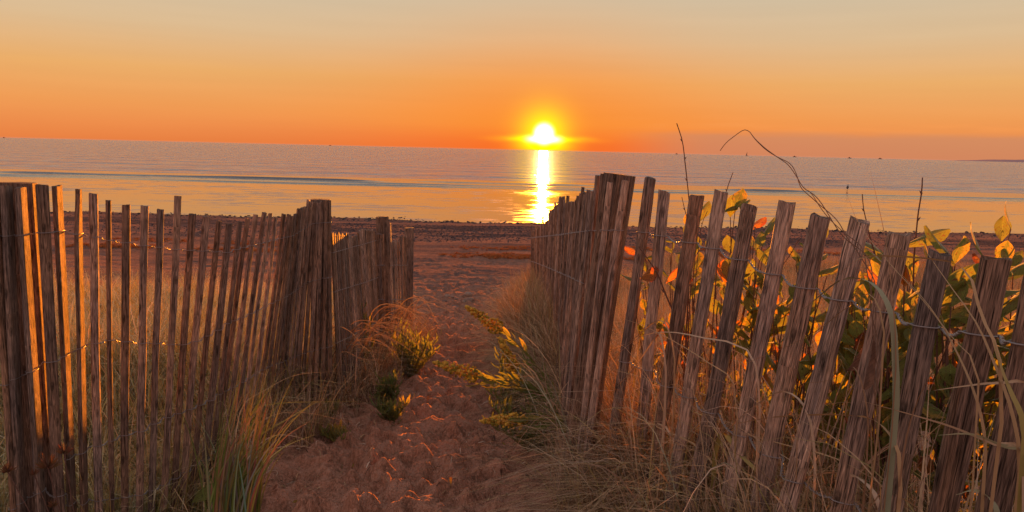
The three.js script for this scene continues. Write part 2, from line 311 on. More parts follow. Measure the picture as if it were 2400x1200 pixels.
// two strands twisted between laths, one passing before and one behind each lath
function fenceWire(stops) {
  const A = [], B = [], r = 0.0016;
  for (let i = 0; i < stops.length; i++) {
    const { p, a, b, w, t } = stops[i];
    const off = (f, h) => p.clone().addScaledVector(a, f).addScaledVector(b, h);
    A.push(off(-w / 2 - 0.004, 0.002), off(-w / 2 + 0.004, t / 2 + r), off(w / 2 - 0.004, t / 2 + r), off(w / 2 + 0.004, 0.002));
    B.push(off(-w / 2 - 0.004, -0.002), off(-w / 2 + 0.004, -t / 2 - r), off(w / 2 - 0.004, -t / 2 - r), off(w / 2 + 0.004, -0.002));
    if (i < stops.length - 1) {
      const q = stops[i + 1], s = off(w / 2 + 0.006, 0), e = q.p.clone().addScaledVector(q.a, -q.w / 2 - 0.006), dir = e.clone().sub(s), L = dir.length(), n = clamp(Math.round(L / 0.007), 2, 16);
      const up = new THREE.Vector3(0, 1, 0), side = dir.clone().normalize().cross(up).normalize();
      for (let k = 1; k < n; k++) { const f = k / n, th = f * Math.PI * Math.max(2, Math.round(L / 0.016)), c = s.clone().addScaledVector(dir, f).addScaledVector(up, -0.06 * L * Math.sin(Math.PI * f)); const o = up.clone().multiplyScalar(Math.cos(th)).addScaledVector(side, Math.sin(th)).multiplyScalar(0.0024); A.push(c.clone().add(o)); B.push(c.clone().sub(o)); }
    }
  }
  return mergeGeometries([tube(A, r, 4, A.length * 2), tube(B, r, 4, B.length * 2)]);
}

// pickets: [u, v of the top; u, v of a lower point; depth; width m; thickness m; yaw degrees]
function fenceRun(fence, origin, rows, wires, opt = {}) {
  const stops = wires.map(() => []);
  rows.forEach((q, i) => {
    const [u, v, ul, vl, d, w = 0.036, t = 0.013, yaw = 30] = q, dl = q[8] ?? d;
    const top = at(u, v, d), low = at(ul, vl, dl), dir = low.clone().sub(top).normalize();
    const k = (top.y - (base(top.x, d) - 0.12)) / -dir.y, bot = top.clone().addScaledVector(dir, k), ya = yaw * Math.PI / 180;
    mesh('picket', lath(bot, top, w, t, ya, 1000 + Math.round(u * 7 + v), opt.rings ?? 9, { ...opt, point: q[9] ?? 0 }), woodMats[Math.floor(hash(i, Math.round(u), 3) * 6)], fence, origin);
    wires.forEach((wr, n) => {
      const vv = typeof wr === 'function' ? wr(u) : wr;
      if (vv == null) return;
      const f = (vv - v) / (vl - v), p = top.clone().lerp(low, f);
      if (f > 0 && f < k / top.distanceTo(low)) stops[n].push({ p, a: new THREE.Vector3(Math.cos(ya), 0, -Math.sin(ya)), b: new THREE.Vector3(Math.sin(ya), 0, Math.cos(ya)), w, t });
    });
  });
  for (const s of stops) if (s.length > 1) mesh('wire', fenceWire(s), steel, fence, origin);
}
function fencePost(fence, origin, u, v, ul, vl, d, w, t, yaw, seed) {
  const top = at(u, v, d), low = at(ul, vl, d), dir = low.clone().sub(top).normalize(), k = (top.y - (base(top.x, d) - 0.2)) / -dir.y;
  mesh('post', lath(top.clone().addScaledVector(dir, k), top, w, t, yaw * Math.PI / 180, seed, 12, { rough: 0.015, skew: 0.04, ragged: 0.003 }), woodMats[2 + (seed % 2)], fence, origin);
}

// left fence
{
  const o = new THREE.Vector3(-1.05, base(-1.05, 4), -4.1);
  const f = thing('slat_fence', o, 'weathered wooden slat fence with three posts, left of the sand path', 'fence', null);
  const rows = [
    [-14, 438, 36, 1200, 2.66, 0.05, 0.02, 96], [14, 436, 52, 1200, 2.68, 0.052, 0.02, 97], [48, 440, 96, 1200, 2.7, 0.052, 0.022, 97], [97, 433, 140, 1200, 2.72, 0.04, 0.022, 30], [134, 436, 168, 1200, 2.78, 0.05, 0.018, 98], [182, 445, 198, 1200, 2.83, 0.046, 0.016, 99, 2.83, 0.12],
    [220, 454, 233, 1200, 2.87, 0.030, 0.014, 8], [255, 470, 265, 1200, 2.9, 0.018, 0.014, 10], [295, 481, 294, 1200, 2.94, 0.029, 0.013, 14], [340, 483, 327, 1200, 2.98, 0.029, 0.013, 18], [377, 491, 357, 1200, 3.02, 0.027, 0.013, 20], [417, 460, 382, 1200, 3.07, 0.027, 0.013, 24], [452, 502, 405, 1200, 3.12, 0.027, 0.013, 26], [483, 508, 428, 1200, 3.17, 0.029, 0.013, 28], [514, 518, 446, 1200, 3.22, 0.024, 0.013, 30], [538, 525, 466, 1200, 3.27, 0.029, 0.013, 33],
    [562, 520, 492, 1100, 3.33, 0.020, 0.013, 36], [580, 513, 505, 1100, 3.39, 0.021, 0.013, 38], [599, 503, 524, 1100, 3.45, 0.022, 0.013, 42], [619, 498, 543, 1100, 3.5, 0.022, 0.013, 44], [634, 500, 556, 1100, 3.55, 0.017, 0.013, 48], [646, 509, 572, 1100, 3.6, 0.020, 0.013, 52], [665, 502, 588, 1080, 3.65, 0.021, 0.013, 56],
    [678, 503, 604, 1080, 3.7, 0.022, 0.013, 60], [686, 507, 618, 1060, 3.73, 0.038, 0.013, 96], [692, 502, 630, 1060, 3.77, 0.038, 0.013, 96], [700, 489, 640, 1060, 3.81, 0.038, 0.013, 96], [707, 488, 650, 1060, 3.85, 0.038, 0.013, 96], [715, 484, 662, 1050, 3.89, 0.038, 0.013, 96], [723, 468, 672, 1050, 3.92, 0.038, 0.013, 96], [731, 474, 684, 1050, 3.95, 0.036, 0.013, 70],
    [738, 475, 698, 1050, 3.96, 0.02, 0.012, 30], [746, 476, 716, 1050, 3.965, 0.022, 0.012, 8], [754, 472, 734, 1050, 3.97, 0.02, 0.012, 8], [763, 470, 752, 1050, 3.97, 0.02, 0.012, 8], [771, 470, 776, 1050, 4.0, 0.028, 0.016, 84],
  ];
  const w1 = [[0, 546], [60, 543], [135, 535], [182, 542], [255, 558], [340, 571], [452, 582], [538, 588], [580, 577], [640, 562], [690, 550], [735, 522], [775, 518]];
  const w2 = [[-20, 890], [15, 872], [60, 850], [100, 833], [195, 797], [255, 786], [330, 793], [455, 797], [500, 785], [560, 752], [600, 736], [650, 712], [690, 690], [735, 655], [780, 640]];
  const w3 = [[150, 1064], [200, 1043], [290, 1012], [340, 1002], [400, 972], [455, 958], [520, 937], [600, 900], [680, 850], [780, 800]];
  const w4 = [[-14, 1186], [14, 1172], [60, 1138], [140, 1180], [340, 1157], [430, 1128], [560, 1060]];
  fenceRun(f, o, rows, [(u) => table(w1, u), (u) => table(w2, u), (u) => (u < 130 ? null : table(w3, u)), (u) => table(w4, u)], { rings: 10 });
  const r = rng(5), rows2 = [];
  const t2 = [[779, 545], [786, 550], [792, 547], [800, 549], [811, 550], [817, 549], [823, 551], [830, 556], [838, 545], [847, 536], [860, 541], [873, 537], [886, 543]];
  for (let i = 0; i < 27; i++) { const k = i / 26, u = 778 + 110 * Math.pow(k, 0.95), d = 4.08 + 1.42 * k; rows2.push([u, table(t2, u) + (r() - 0.5) * 7, u + lerp(16, 34, Math.sin(k * 2.6)) - 12 * k, 900, d, 0.034 + 0.008 * r(), 0.012, 92 + 6 * r()]); }
  const mid = (y0, y1) => (u) => lerp(y0, y1, (u - 778) / 110);
  fenceRun(f, o, rows2, [mid(590, 560), mid(680, 645), mid(800, 740)], { rings: 7 });
  const rows3 = [];
  [[906, 521, 5.55], [909, 545, 5.6], [914, 523, 5.66], [921, 566, 5.8], [927, 563, 5.95], [933, 566, 6.05], [939, 555, 6.2], [945, 553, 6.35], [950, 556, 6.45]].forEach(([u, v, d]) => rows3.push([u, v, u + 6, 800, d, 0.034, 0.012, 80 + 16 * r()]));
  [[884, 545], [889, 560], [895, 549], [901, 552]].forEach(([u, v], i) => rows3.unshift([u, v, u + 3, 800, 5.38 + 0.03 * i, 0.03, 0.012, 12]));
  fenceRun(f, o, rows3, [() => 548, () => 620, () => 700], { rings: 7 });
  fencePost(f, o, 36, 428, 92, 1200, 2.79, 0.13, 0.09, 12, 71);
  fencePost(f, o, 752, 467, 757, 1010, 4.05, 0.102, 0.09, 10, 72);
  fencePost(f, o, 896, 508, 902, 800, 5.5, 0.088, 0.088, 14, 73);
  fencePost(f, o, 959, 534, 957, 735, 6.55, 0.074, 0.085, 16, 74);
}
// right fence
const nearRight = [
  [1525, 418, 1470, 800, 2.5, 0.037, 0.018, -38], [1558, 448, 1526, 800, 2.42, 0.038, 0.017, -30], [1635, 458, 1580, 800, 2.22, 0.04, 0.018, -36], [1690, 450, 1632, 800, 2.1, 0.037, 0.018, -30], [1757, 482, 1695, 800, 1.98, 0.041, 0.018, -34], [1845, 475, 1773, 830, 1.84, 0.039, 0.018, -38],
  [1925, 507, 1852, 860, 1.7, 0.042, 0.018, -30], [2018, 516, 1928, 860, 1.58, 0.04, 0.018, -36], [2108, 548, 2042, 860, 1.45, 0.039, 0.017, -32], [2202, 593, 2150, 860, 1.3, 0.039, 0.018, -30], [2336, 607, 2282, 860, 1.12, 0.041, 0.018, -28], [2446, 640, 2398, 860, 1.0, 0.04, 0.018, -28], [2610, 650, 2560, 860, 0.9, 0.04, 0.018, -28],
];
const depthRight = (u) => table([[1240, 9], [1260, 8], [1300, 5.8], [1345, 4.2], [1395, 2.9], [1440, 2.6], ...nearRight.map((q) => [q[0] - 60, q[4]])], u);
{
  const o = new THREE.Vector3(0.33, base(0.33, 2.6), -2.6);
  const f = thing('slat_fence', o, 'leaning grey wooden slat fence right of the path, shrub leaves behind it', 'fence', null);
  const w1 = [[1500, 533], [1540, 546], [1600, 560], [1660, 570], [1740, 594], [1790, 628], [1850, 640], [1950, 682], [2000, 696], [2060, 708], [2150, 745], [2200, 762], [2330, 780], [2450, 806], [2610, 830]];
  const w2 = [[1470, 815], [1560, 870], [1650, 915], [1720, 948], [1850, 1030], [1950, 1092], [2050, 1160], [2200, 1240]];
  fenceRun(f, o, nearRight, [(u) => table(w1, u), (u) => table(w2, u)], { rings: 34, rough: 0.07, ragged: 0.012 });
  fencePost(f, o, 1452, 409, 1396, 800, 2.66, 0.102, 0.09, -20, 75);
  fenceRun(f, o, [[1404, 412, 1368, 800, 2.74, 0.036, 0.014, 50], [1416, 408, 1378, 800, 2.66, 0.03, 0.013, 40], [1430, 428, 1388, 800, 2.57, 0.02, 0.013, -20], [1466, 424, 1414, 800, 2.55, 0.026, 0.014, -20]], [() => 537], { rings: 14 });
  const r = rng(8), rows = [], tv = [[1246, 546], [1262, 532], [1276, 524], [1284, 518], [1290, 495], [1300, 490], [1308, 472], [1316, 464], [1322, 462], [1328, 480], [1334, 470], [1345, 476], [1352, 466], [1362, 458], [1372, 454], [1382, 450], [1394, 444]];
  for (let i = 0; i < 52; i++) { const k = i / 51, u = 1397 - 151 * Math.pow(k, 0.8), d = 2.8 + 6.4 * Math.pow(k, 1.5), j = (hash(i, 4) - 0.5) * 4; rows.push([u, table(tv, u) + (i % 11 === 7 ? -16 : 0) + (r() - 0.5) * 9, u + j - 40 * Math.pow(1 - k, 1.6), 800, d, 0.034 + 0.008 * r(), 0.013, 78 + 24 * (r() - 0.5)]); }
  fenceRun(f, o, rows, [(u) => lerp(556, 538, (u - 1246) / 151), (u) => lerp(610, 660, (u - 1246) / 151)], { rings: 7 });
}

// ------------------------------------------------------------------ grass
class Blades {
  constructor() { this.p = []; this.c = []; this.i = []; }
  strip(pts, width, color, tip, face) {     // a narrow folded blade along points
    const n = pts.length, s = this.p.length / 3, t = new THREE.Vector3(), side = new THREE.Vector3();
    for (let k = 0; k < n; k++) {
      t.copy(pts[Math.min(n - 1, k + 1)]).sub(pts[Math.max(0, k - 1)]).normalize();
      side.crossVectors(t, face).normalize();
      const f = k / (n - 1), w = width * (f < 0.15 ? 0.6 + 2.6 * f : 1 - 0.92 * Math.pow((f - 0.15) / 0.85, 1.6)) / 2, c = mix3(color, tip, f);
      this.p.push(pts[k].x - side.x * w, pts[k].y - side.y * w, pts[k].z - side.z * w, pts[k].x + side.x * w, pts[k].y + side.y * w, pts[k].z + side.z * w);
      this.c.push(...c, ...c);
      if (k) { const a = s + k * 2; this.i.push(a - 2, a - 1, a, a - 1, a + 1, a); }
    }
  }
  grown(x, y, z, az, h, lean, droop, width, color, tip, segs = 5) {
    const pts = [], dx = Math.cos(az), dz = Math.sin(az);
    for (let k = 0; k <= segs; k++) { const f = k / segs, out = h * (lean * f + droop * f * f * f), up = h * (f - 0.55 * droop * f * f * f - 0.25 * lean * f * f); pts.push(new THREE.Vector3(x + dx * out, y + up, z + dz * out)); }
    this.strip(pts, width, color, tip, new THREE.Vector3(dx * 0.9, 0.35, dz * 0.9).normalize());
  }
  geo() { const g = new THREE.BufferGeometry(); g.setAttribute('position', new THREE.Float32BufferAttribute(this.p, 3)); g.setAttribute('color', new THREE.Float32BufferAttribute(this.c, 3)); g.setIndex(this.i); g.computeVertexNormals(); return g; }
}
const dark = [0.08, 0.05, 0.035], straw = [0.4, 0.27, 0.15], brown = [0.27, 0.16, 0.1], green = [0.14, 0.18, 0.05], olive = [0.26, 0.23, 0.07], pale = [0.5, 0.38, 0.28], sage = [0.24, 0.28, 0.19];
const grassMat = leafy({ vertexColors: true, transmission: 0.09, specularIntensity: 0 });
function tuft(seed, count, kinds, h0, h1, droop, width) {
  const r = rng(seed), b = new Blades();
  for (let i = 0; i < count; i++) { const k = kinds[Math.floor(r() * kinds.length)], v = 0.7 + 0.6 * r(), c = k.map((x) => x * v), q = Math.sqrt(r()) * 0.07, a = r() * 6.28; b.grown(Math.cos(a) * q, -0.02, Math.sin(a) * q, r() * 6.28, lerp(h0, h1, r()), 0.15 + 0.5 * r() * r(), droop * r(), width * (0.6 + 0.8 * r()), c, mix3(c, straw.map((x) => x * v), 0.6), 5); }
  return b.geo();
}
function scatter(name, geos, count, place, label, seed) {
  const r = rng(seed), lists = geos.map(() => []);
  for (let i = 0; i < count; i++) { const p = place(r); if (p) lists[Math.floor(r() * geos.length)].push(p); }
  const g = new THREE.Group(); g.name = numbered(name); tag(g, label, 'grass', null, 'stuff'); scene.add(g);
  lists.forEach((l, k) => {
    if (!l.length) return;
    const m = new THREE.InstancedMesh(geos[k], grassMat, l.length), q = new THREE.Object3D();
    l.forEach(([x, d, s, tone = 1], i) => { q.position.set(x, base(x, d), -d); q.rotation.set((r() - 0.5) * 0.3, r() * 6.28, (r() - 0.5) * 0.3); q.scale.set(s, s * (0.8 + 0.4 * r()), s); q.updateMatrix(); m.setMatrixAt(i, q.matrix); const t = tone * (0.8 + 0.4 * r()); m.setColorAt(i, rgb(t, t * (0.94 + 0.1 * r()), t * (0.9 + 0.15 * r()))); });
    m.name = name + '_blades'; m.userData.kind = 'stuff'; m.castShadow = m.receiveShadow = true; g.add(m);
  });
}
const leftEdge = (d) => table([[1, -2.1], [2.7, -1.95], [2.9, -1.62], [3.3, -1.35], [3.8, -1.22], [4.1, -1.2], [5.5, -1.08], [6.6, -1.05], [9, -1.6]], d);
const rightEdge = (d) => table([[0.6, 0.75], [1.3, 0.78], [1.8, 0.72], [2.3, 0.62], [2.7, 0.5], [4, 0.42], [6, 0.42], [9, 0.36], [12, 1.2]], d);
{
  const g1 = [tuft(31, 34, [straw, straw, olive, brown], 0.22, 0.5, 0.6, 0.0035), tuft(32, 34, [straw, olive, green, pale], 0.2, 0.46, 0.7, 0.004), tuft(33, 30, [brown, straw, pale], 0.2, 0.42, 0.9, 0.0035)];
  const g2 = [tuft(34, 30, [green, olive, olive, sage], 0.25, 0.6, 0.7, 0.006), tuft(35, 30, [green, sage, sage, straw], 0.2, 0.5, 1.3, 0.0065)];
  scatter('dune_grass', [g1[1], g2[0], g2[1], g2[0]], 3200, (r) => { const d = 2.95 + 4.3 * Math.pow(r(), 0.9), x = leftEdge(d) - 0.02 - 5.5 * Math.pow(r(), 1.5); return Math.hypot(x, d) < 2.6 ? null : [x, d, 0.72 + 0.4 * r() - 0.1 * smoothstep(d, 5, 7.5), 1.5]; }, 'mixed green and straw coloured grass behind the left slat fence', 41);
  scatter('dune_grass', g1, 7500, (r) => { const d = 2.9 + 10.6 * Math.pow(r(), 0.8), x = rightEdge(d) + 0.04 + 9.5 * Math.pow(r(), 1.3) + (d > 11 ? 1.2 : 0); return [x, d, 0.6 + 0.4 * r(), 1.0]; }, 'brown dry grass flat stretching behind the right slat fence', 42);
  // verge between the path and the right fence
  const g3 = [tuft(36, 22, [brown, straw, brown, pale, dark], 0.2, 0.6, 1.1, 0.0055), tuft(37, 22, [brown, dark, straw, olive], 0.25, 0.65, 0.9, 0.005), tuft(38, 20, [straw, pale, brown, dark], 0.2, 0.55, 1.4, 0.005)];
  scatter('verge_grass', g3, 1500, (r) => { const d = 2.2 + 7.2 * Math.pow(r(), 0.95), e = pathCentre(d) + pathHalf(d) + 0.1 + 0.2 * (1 - smoothstep(d, 3.2, 5)), x = lerp(e, rightEdge(d) - 0.04, Math.pow(r(), 0.75)); return [x, d, (0.55 + 0.4 * r()) * smoothstep(x - e, -0.12, 0.22) * (d > 6.5 ? 0.75 : 1) + 0.2, 1.05]; }, 'matted brown grass between the sand path and the right fence', 43);
  // rough growth along the near right fence
  scatter('fence_grass', [...g3, tuft(39, 22, [straw, brown, pale, olive], 0.35, 0.8, 1.0, 0.0055)], 420, (r) => { const d = 0.95 + 1.7 * r(), k = r(), x = rightEdge(d) - 0.32 + 0.62 * k; return Math.hypot(x, d) < 0.95 ? null : [x, d, 0.5 + 0.4 * r(), 0.95]; }, 'tangled dry grass along the foot of the right fence', 44);
  // thin growth at the foot of the left fence
  scatter('fence_grass', g3, 150, (r) => { const d = 3.3 + 3.2 * r(), x = leftEdge(d) + 0.06 + 0.32 * r(); return [x, d, 0.45 + 0.35 * r(), 0.9]; }, 'thin brown grass at the foot of the left fence beside the path', 45);
}

const V0 = (x, d) => new THREE.Vector3(x, ground(x, d) + 0.004, -d);
// ------------------------------------------------------------------ stuff on the beach: wrack line and gravel
{
  const lump = (seed, n) => { const g = new THREE.IcosahedronGeometry(1, 1), p = g.attributes.position; for (let i = 0; i < p.count; i++) { const k = 0.75 + 0.5 * noise(p.getX(i) * 2 + seed, p.getY(i) * 2 + p.getZ(i) * 1.7, seed); p.setXYZ(i, p.getX(i) * k, p.getY(i) * k * n, p.getZ(i) * k); } g.computeVertexNormals(); return g; };
  const inst = (name, geo, mat, count, seed, place, label, category) => {
    const m = new THREE.InstancedMesh(geo, mat, count), r = rng(seed), q = new THREE.Object3D();
    for (let i = 0; i < count; i++) { const [x, d, s] = place(r); q.position.set(x, ground(x, d) + s * 0.12, -d); q.rotation.set(r() * 0.6, r() * 6.28, r() * 0.6); q.scale.set(s * (0.7 + 0.7 * r()), s * (0.6 + 0.5 * r()), s * (0.7 + 0.7 * r())); q.updateMatrix(); m.setMatrixAt(i, q.matrix); const t = 0.55 + 0.9 * r(); m.setColorAt(i, rgb(t, t, t)); }
    m.name = numbered(name); m.castShadow = m.receiveShadow = true; tag(m, label, category, null, 'stuff'); scene.add(m);
  };
  inst('gravel', lump(3, 0.6), std({ color: rgb(0.075, 0.06, 0.064), roughness: 1 }), 9000, 51, (r) => { const x = (r() + r() + r() - 1.5) * 16, d = 17.8 + 6 * r() + 1.5 * (noise(x * 0.12, 3, 8) - 0.5); return [x, d, 0.01 + 0.022 * r() * r()]; }, 'band of dark pebbles across the beach', 'gravel');
  inst('gravel', lump(4, 0.6), std({ color: rgb(0.06, 0.05, 0.05), roughness: 0.9 }), 2600, 52, (r) => { const x = (r() + r() + r() - 1.5) * 22, d = 23.8 + 2.4 * r() + 1.6 * (noise(x * 0.1, 5, 8) - 0.5); return [x, d, 0.015 + 0.06 * r() * r() * r()]; }, 'scattered dark stones at the edge of the wet sand', 'gravel');
  const weed = (() => { const r = rng(61), b = new Blades(); for (let i = 0; i < 14; i++) { const c = [0.26 + 0.16 * r(), 0.09 + 0.05 * r(), 0.04]; b.grown((r() - 0.5) * 0.14, 0, (r() - 0.5) * 0.1, r() * 6.28, 0.05 + 0.08 * r(), 0.8, 1.2, 0.016, c, c, 4); } return b.geo(); })();
  const wr = (x) => 14.4 + 0.9 * (noise(x * 0.3, 1, 71) - 0.5) + 0.12 * x * (x < 0 ? -0.15 : 0.05);
  const m = new THREE.InstancedMesh(weed, leafy({ vertexColors: true, transmission: 0.08, specularIntensity: 0 }), 1700), r = rng(53), q = new THREE.Object3D();
  for (let i = 0; i < 1700; i++) { let x = (r() - 0.5) * 17; if (noise(x * 1.1, 4, 19) < 0.42) x += 0.8; const d = (r() < 0.72 ? wr(x) : wr(x) + 1.2 + 2.2 * (noise(x * 0.2, 9, 3) - 0.3)) + (r() + r() - 1) * 0.55, s = 0.4 + 0.75 * r() * r(); q.position.set(x, ground(x, d), -d); q.rotation.set(0, r() * 6.28, 0); q.scale.setScalar(s); q.updateMatrix(); m.setMatrixAt(i, q.matrix); }
  m.name = 'seaweed'; m.castShadow = m.receiveShadow = true; tag(m, 'reddish brown line of washed up seaweed across the sand', 'seaweed', null, 'stuff'); scene.add(m);
}

{
  const r = rng(77), b = new Blades();
  for (let i = 0; i < 1300; i++) {
    const d = 2.9 + 5 * Math.pow(r(), 1.4), e = (r() < 0.5 ? -1 : 1) * Math.pow(r(), 0.45), x = pathCentre(d) + e * (pathHalf(d) + 0.16), a = r() * 6.28, l = 0.015 + 0.07 * r() * r(), k = 0.5 + 0.8 * r();
    const p = V0(x, d), q = V0(x + Math.cos(a) * l, d + Math.sin(a) * l), m = p.clone().lerp(q, 0.5); m.y += 0.006 * r() + 0.003;
    const c = [straw, brown, pale, dark][Math.floor(r() * 4)].map((v) => v * k); b.strip([p, m, q], 0.0035 + 0.006 * r() * r(), c, c, new THREE.Vector3(0.1, 1, 0.2).normalize());
  }
  const m = mesh('straw_litter', b.geo(), grassMat); tag(m, 'bits of straw and dead grass strewn on the sand path', 'straw', null, 'stuff');
}

// ------------------------------------------------------------------ leaves and shrubs
function leafGeo(len, wid, fold, curl, seed) {       // obovate blade with a fold along the midrib, lying along +y, facing +z
  const r = rng(seed), rows = 8, pos = [], idx = [], uv = [];
  for (let k = 0; k <= rows; k++) {
    const f = k / rows, w = wid * 0.5 * Math.pow(Math.sin(Math.PI * Math.pow(f, 1.25) * 0.97 + 0.04), 0.8) * (1 + 0.08 * (r() - 0.5)), y = len * f, z = curl * len * f * f;
    for (const s of [-1, -0.5, 0, 0.5, 1]) { pos.push(s * w, y + 0.01 * len * (r() - 0.5), z + fold * Math.abs(s) * w + 0.02 * len * Math.sin(f * 7 + s * 2 + seed)); uv.push(s * 0.5 + 0.5, f); }
    if (k) for (let i = 0; i < 4; i++) { const a = (k - 1) * 5 + i; idx.push(a, a + 1, a + 5, a + 1, a + 6, a + 5); }
  }
  const g = new THREE.BufferGeometry(); g.setAttribute('position', new THREE.Float32BufferAttribute(pos, 3)); g.setAttribute('uv', new THREE.Float32BufferAttribute(uv, 2)); g.setIndex(idx); g.computeVertexNormals(); return g;
}
const leafTex = (a, b, c, seed) => dataTex(128, 128, (x, y) => {
  const u = Math.abs(x / 127 - 0.5) * 2, f = y / 127, n = fbm(x / 22, y / 22, seed, 3), side = Math.abs(((f * 9 + u * 2.6) % 1) - 0.5) * 2;
  let k = mix3(a, b, smoothstep(n + 0.45 * (u - 0.5) + 0.4 * (f - 0.5), 0.5, 0.75));
  k = mix3(k, c, smoothstep(noise(x / 7, y / 7, seed + 4), 0.8, 0.88));
  const hole = smoothstep(noise(x / 9, y / 9, seed + 8), 0.86, 0.9), v = (u < 0.05 ? 1.4 : 0.78 + 0.26 * smoothstep(side, 0.0, 0.3) + 0.2 * (n - 0.5)) * (1 - 0.7 * hole);
  return k.map((q) => Math.pow(q * v, 1 / 2.2));
}, true);
const G = [0.16, 0.19, 0.04], Y = [0.33, 0.25, 0.05], O = [0.36, 0.15, 0.035], R = [0.28, 0.075, 0.03], D = [0.17, 0.2, 0.045], B = [0.15, 0.07, 0.035];
const leafMats = [[D, G, B], [G, Y, B], [G, G, B], [Y, O, R], [O, R, B], [D, Y, R]].map(([a, b, c], i) => leafy({ map: leafTex(a, b, c, 300 + i * 9), roughness: 0.93, transmission: 0.62, specularIntensity: 0.35 }));
const deadLeafMat = leafy({ map: leafTex([0.14, 0.07, 0.045], [0.2, 0.1, 0.06], B, 390), transmission: 0.2, roughness: 0.9 });
const leafGeos = [leafGeo(0.075, 0.042, 0.35, 0.12, 1), leafGeo(0.066, 0.04, 0.2, -0.15, 2), leafGeo(0.085, 0.04, 0.5, 0.2, 3), leafGeo(0.058, 0.034, 0.3, -0.05, 4)];
const barkMat = std({ color: rgb(0.12, 0.07, 0.055), roughness: 0.9 });
const V = (x, y, z) => new THREE.Vector3(x, y, z);
function leafyShrub(u, v, d, label, seed, stems, leaves, spread, warm) {
  const r = rng(seed), top = at(u, v, d), y0 = base(top.x, d), o = V(top.x, y0, -d), s = thing('leafy_shrub', o, label, 'shrub', null), h = top.y - y0;
  let left = leaves;
  for (let k = 0; k < stems; k++) {
    const a = r() * 6.28, hh = h * (k ? 0.62 + 0.38 * r() : 1), ox = Math.cos(a) * spread * (k ? 0.4 + 0.6 * r() : 0.15), oz = Math.sin(a) * spread * 0.7 * r();
    const pts = [V((r() - 0.5) * 0.06, -0.05, (r() - 0.5) * 0.06), V(ox * 0.35, hh * 0.35, oz * 0.3), V(ox * 0.8 + (r() - 0.5) * 0.05, hh * 0.72, oz * 0.8), V(ox, hh, oz)], c = new THREE.CatmullRomCurve3(pts);
    mesh('stem', tube(pts, 0.0034, 5, 14, (f) => 1.15 - 0.75 * f), barkMat, s);
    const n = Math.min(left, Math.ceil(leaves / stems)); left -= n;
    for (let i = 0; i < n; i++) {
      const f = i === 0 ? 1 : 0.16 + 0.8 * Math.pow(r(), 1.1), p = c.getPointAt(Math.min(1, f)), az = r() * 6.28, tilt = 0.35 + 0.85 * r();
      const m = mesh('leaf', leafGeos[Math.floor(r() * 4)], leafMats[r() < warm * 0.42 ? 3 + Math.floor(r() * 3) : Math.floor(r() * 3)], s);
      m.position.copy(p); m.rotation.set(0, az, 0); m.rotateX(tilt); m.rotateY((r() - 0.5) * 1.4); m.scale.setScalar(0.85 + 0.5 * r());
    }
  }
  return s;
}
[
  [1562, 590, 2.95, 'thin shrub with few orange leaves beside the right fence post', 3, 12, 0.14, 0.7],
  [1650, 520, 2.75, 'small leafy shrub showing yellow leaf between third and fourth right pickets', 3, 14, 0.12, 0.6],
  [1715, 480, 2.6, 'shrub topped by a single upright orange leaf behind right fence', 3, 18, 0.13, 0.65],
  [1778, 555, 2.45, 'shrub with narrow upright yellow leaves between fifth and sixth right pickets', 4, 24, 0.1, 0.45],
  [1890, 575, 2.25, 'low green and orange shrub left of the seventh right picket', 4, 24, 0.12, 0.4],
  [1985, 620, 2.1, 'broad green shrub low behind seventh and eighth right pickets', 5, 30, 0.16, 0.2],
  [2075, 600, 1.95, 'yellow green shrub below the drooping wide grass blade', 5, 30, 0.14, 0.3],
  [2145, 580, 1.8, 'shrub with long green leaves between ninth and tenth right pickets', 5, 30, 0.11, 0.25],
  [2275, 600, 1.65, 'full shrub with large drooping green leaf between last two tall pickets', 6, 36, 0.12, 0.22],
  [2338, 535, 1.75, 'tall shrub ending in a folded green and red leaf, rightmost behind fence', 4, 24, 0.13, 0.35],
  [2385, 720, 1.7, 'short green shrub at right edge beyond the last picket', 4, 20, 0.1, 0.2],
].forEach(([u, v, d, label, stems, leaves, spread, warm], i) => leafyShrub(u, v, d, label, 500 + i * 13, stems + 5, Math.round(leaves * 3.8), spread * 1.15, warm));

// bare twigs
function twig(points, d0, d1, radius, label, seed, name = 'bare_twig') {
  const r = rng(seed), n = points.length, pts = points.map(([u, v], i) => at(u, v, lerp(d0, d1, i / (n - 1)))), low = pts[n - 1], g = base(low.x, -low.z);
  pts.push(V(low.x + (low.x - pts[n - 2].x) * 0.6, g - 0.03, low.z)); pts.reverse();
  const o = V(pts[0].x, g, pts[0].z), t = thing(name, o, label, 'twig', null), c = new THREE.CatmullRomCurve3(pts);
  mesh('stem', tube(pts, radius, 6, n * 8, (f) => (1.2 - 0.75 * f) * (1 + 0.25 * (noise(f * 30, seed, 7) - 0.5))), barkMat, t, o);
  for (let k = 0; k < 9; k++) { const f = 0.5 + 0.5 * (k + 0.4 * r()) / 9, p = c.getPointAt(Math.min(0.995, f)).sub(o), b = mesh('bud', new THREE.ConeGeometry(radius * 0.9, radius * 3.4, 5), barkMat, t); b.position.copy(p).add(V((k % 2 ? 1 : -1) * radius * 1.1, 0, radius * 0.3)); b.rotation.z = (k % 2 ? -1 : 1) * 0.7; }
  return t;
}
twig([[1586, 289], [1599, 330], [1606, 385], [1611, 430], [1616, 485], [1618, 560]], 2.6, 2.6, 0.0034, 'tallest bare twig, rising into the sky over the right fence', 1);
twig([[1598, 462], [1607, 500], [1614, 525], [1620, 590]], 2.5, 2.5, 0.0026, 'short bare twig just left of the third right picket', 2);
twig([[1718, 404], [1710, 425], [1703, 445], [1690, 520]], 2.3, 2.3, 0.0026, 'short twig sticking up above the fourth right picket', 3);
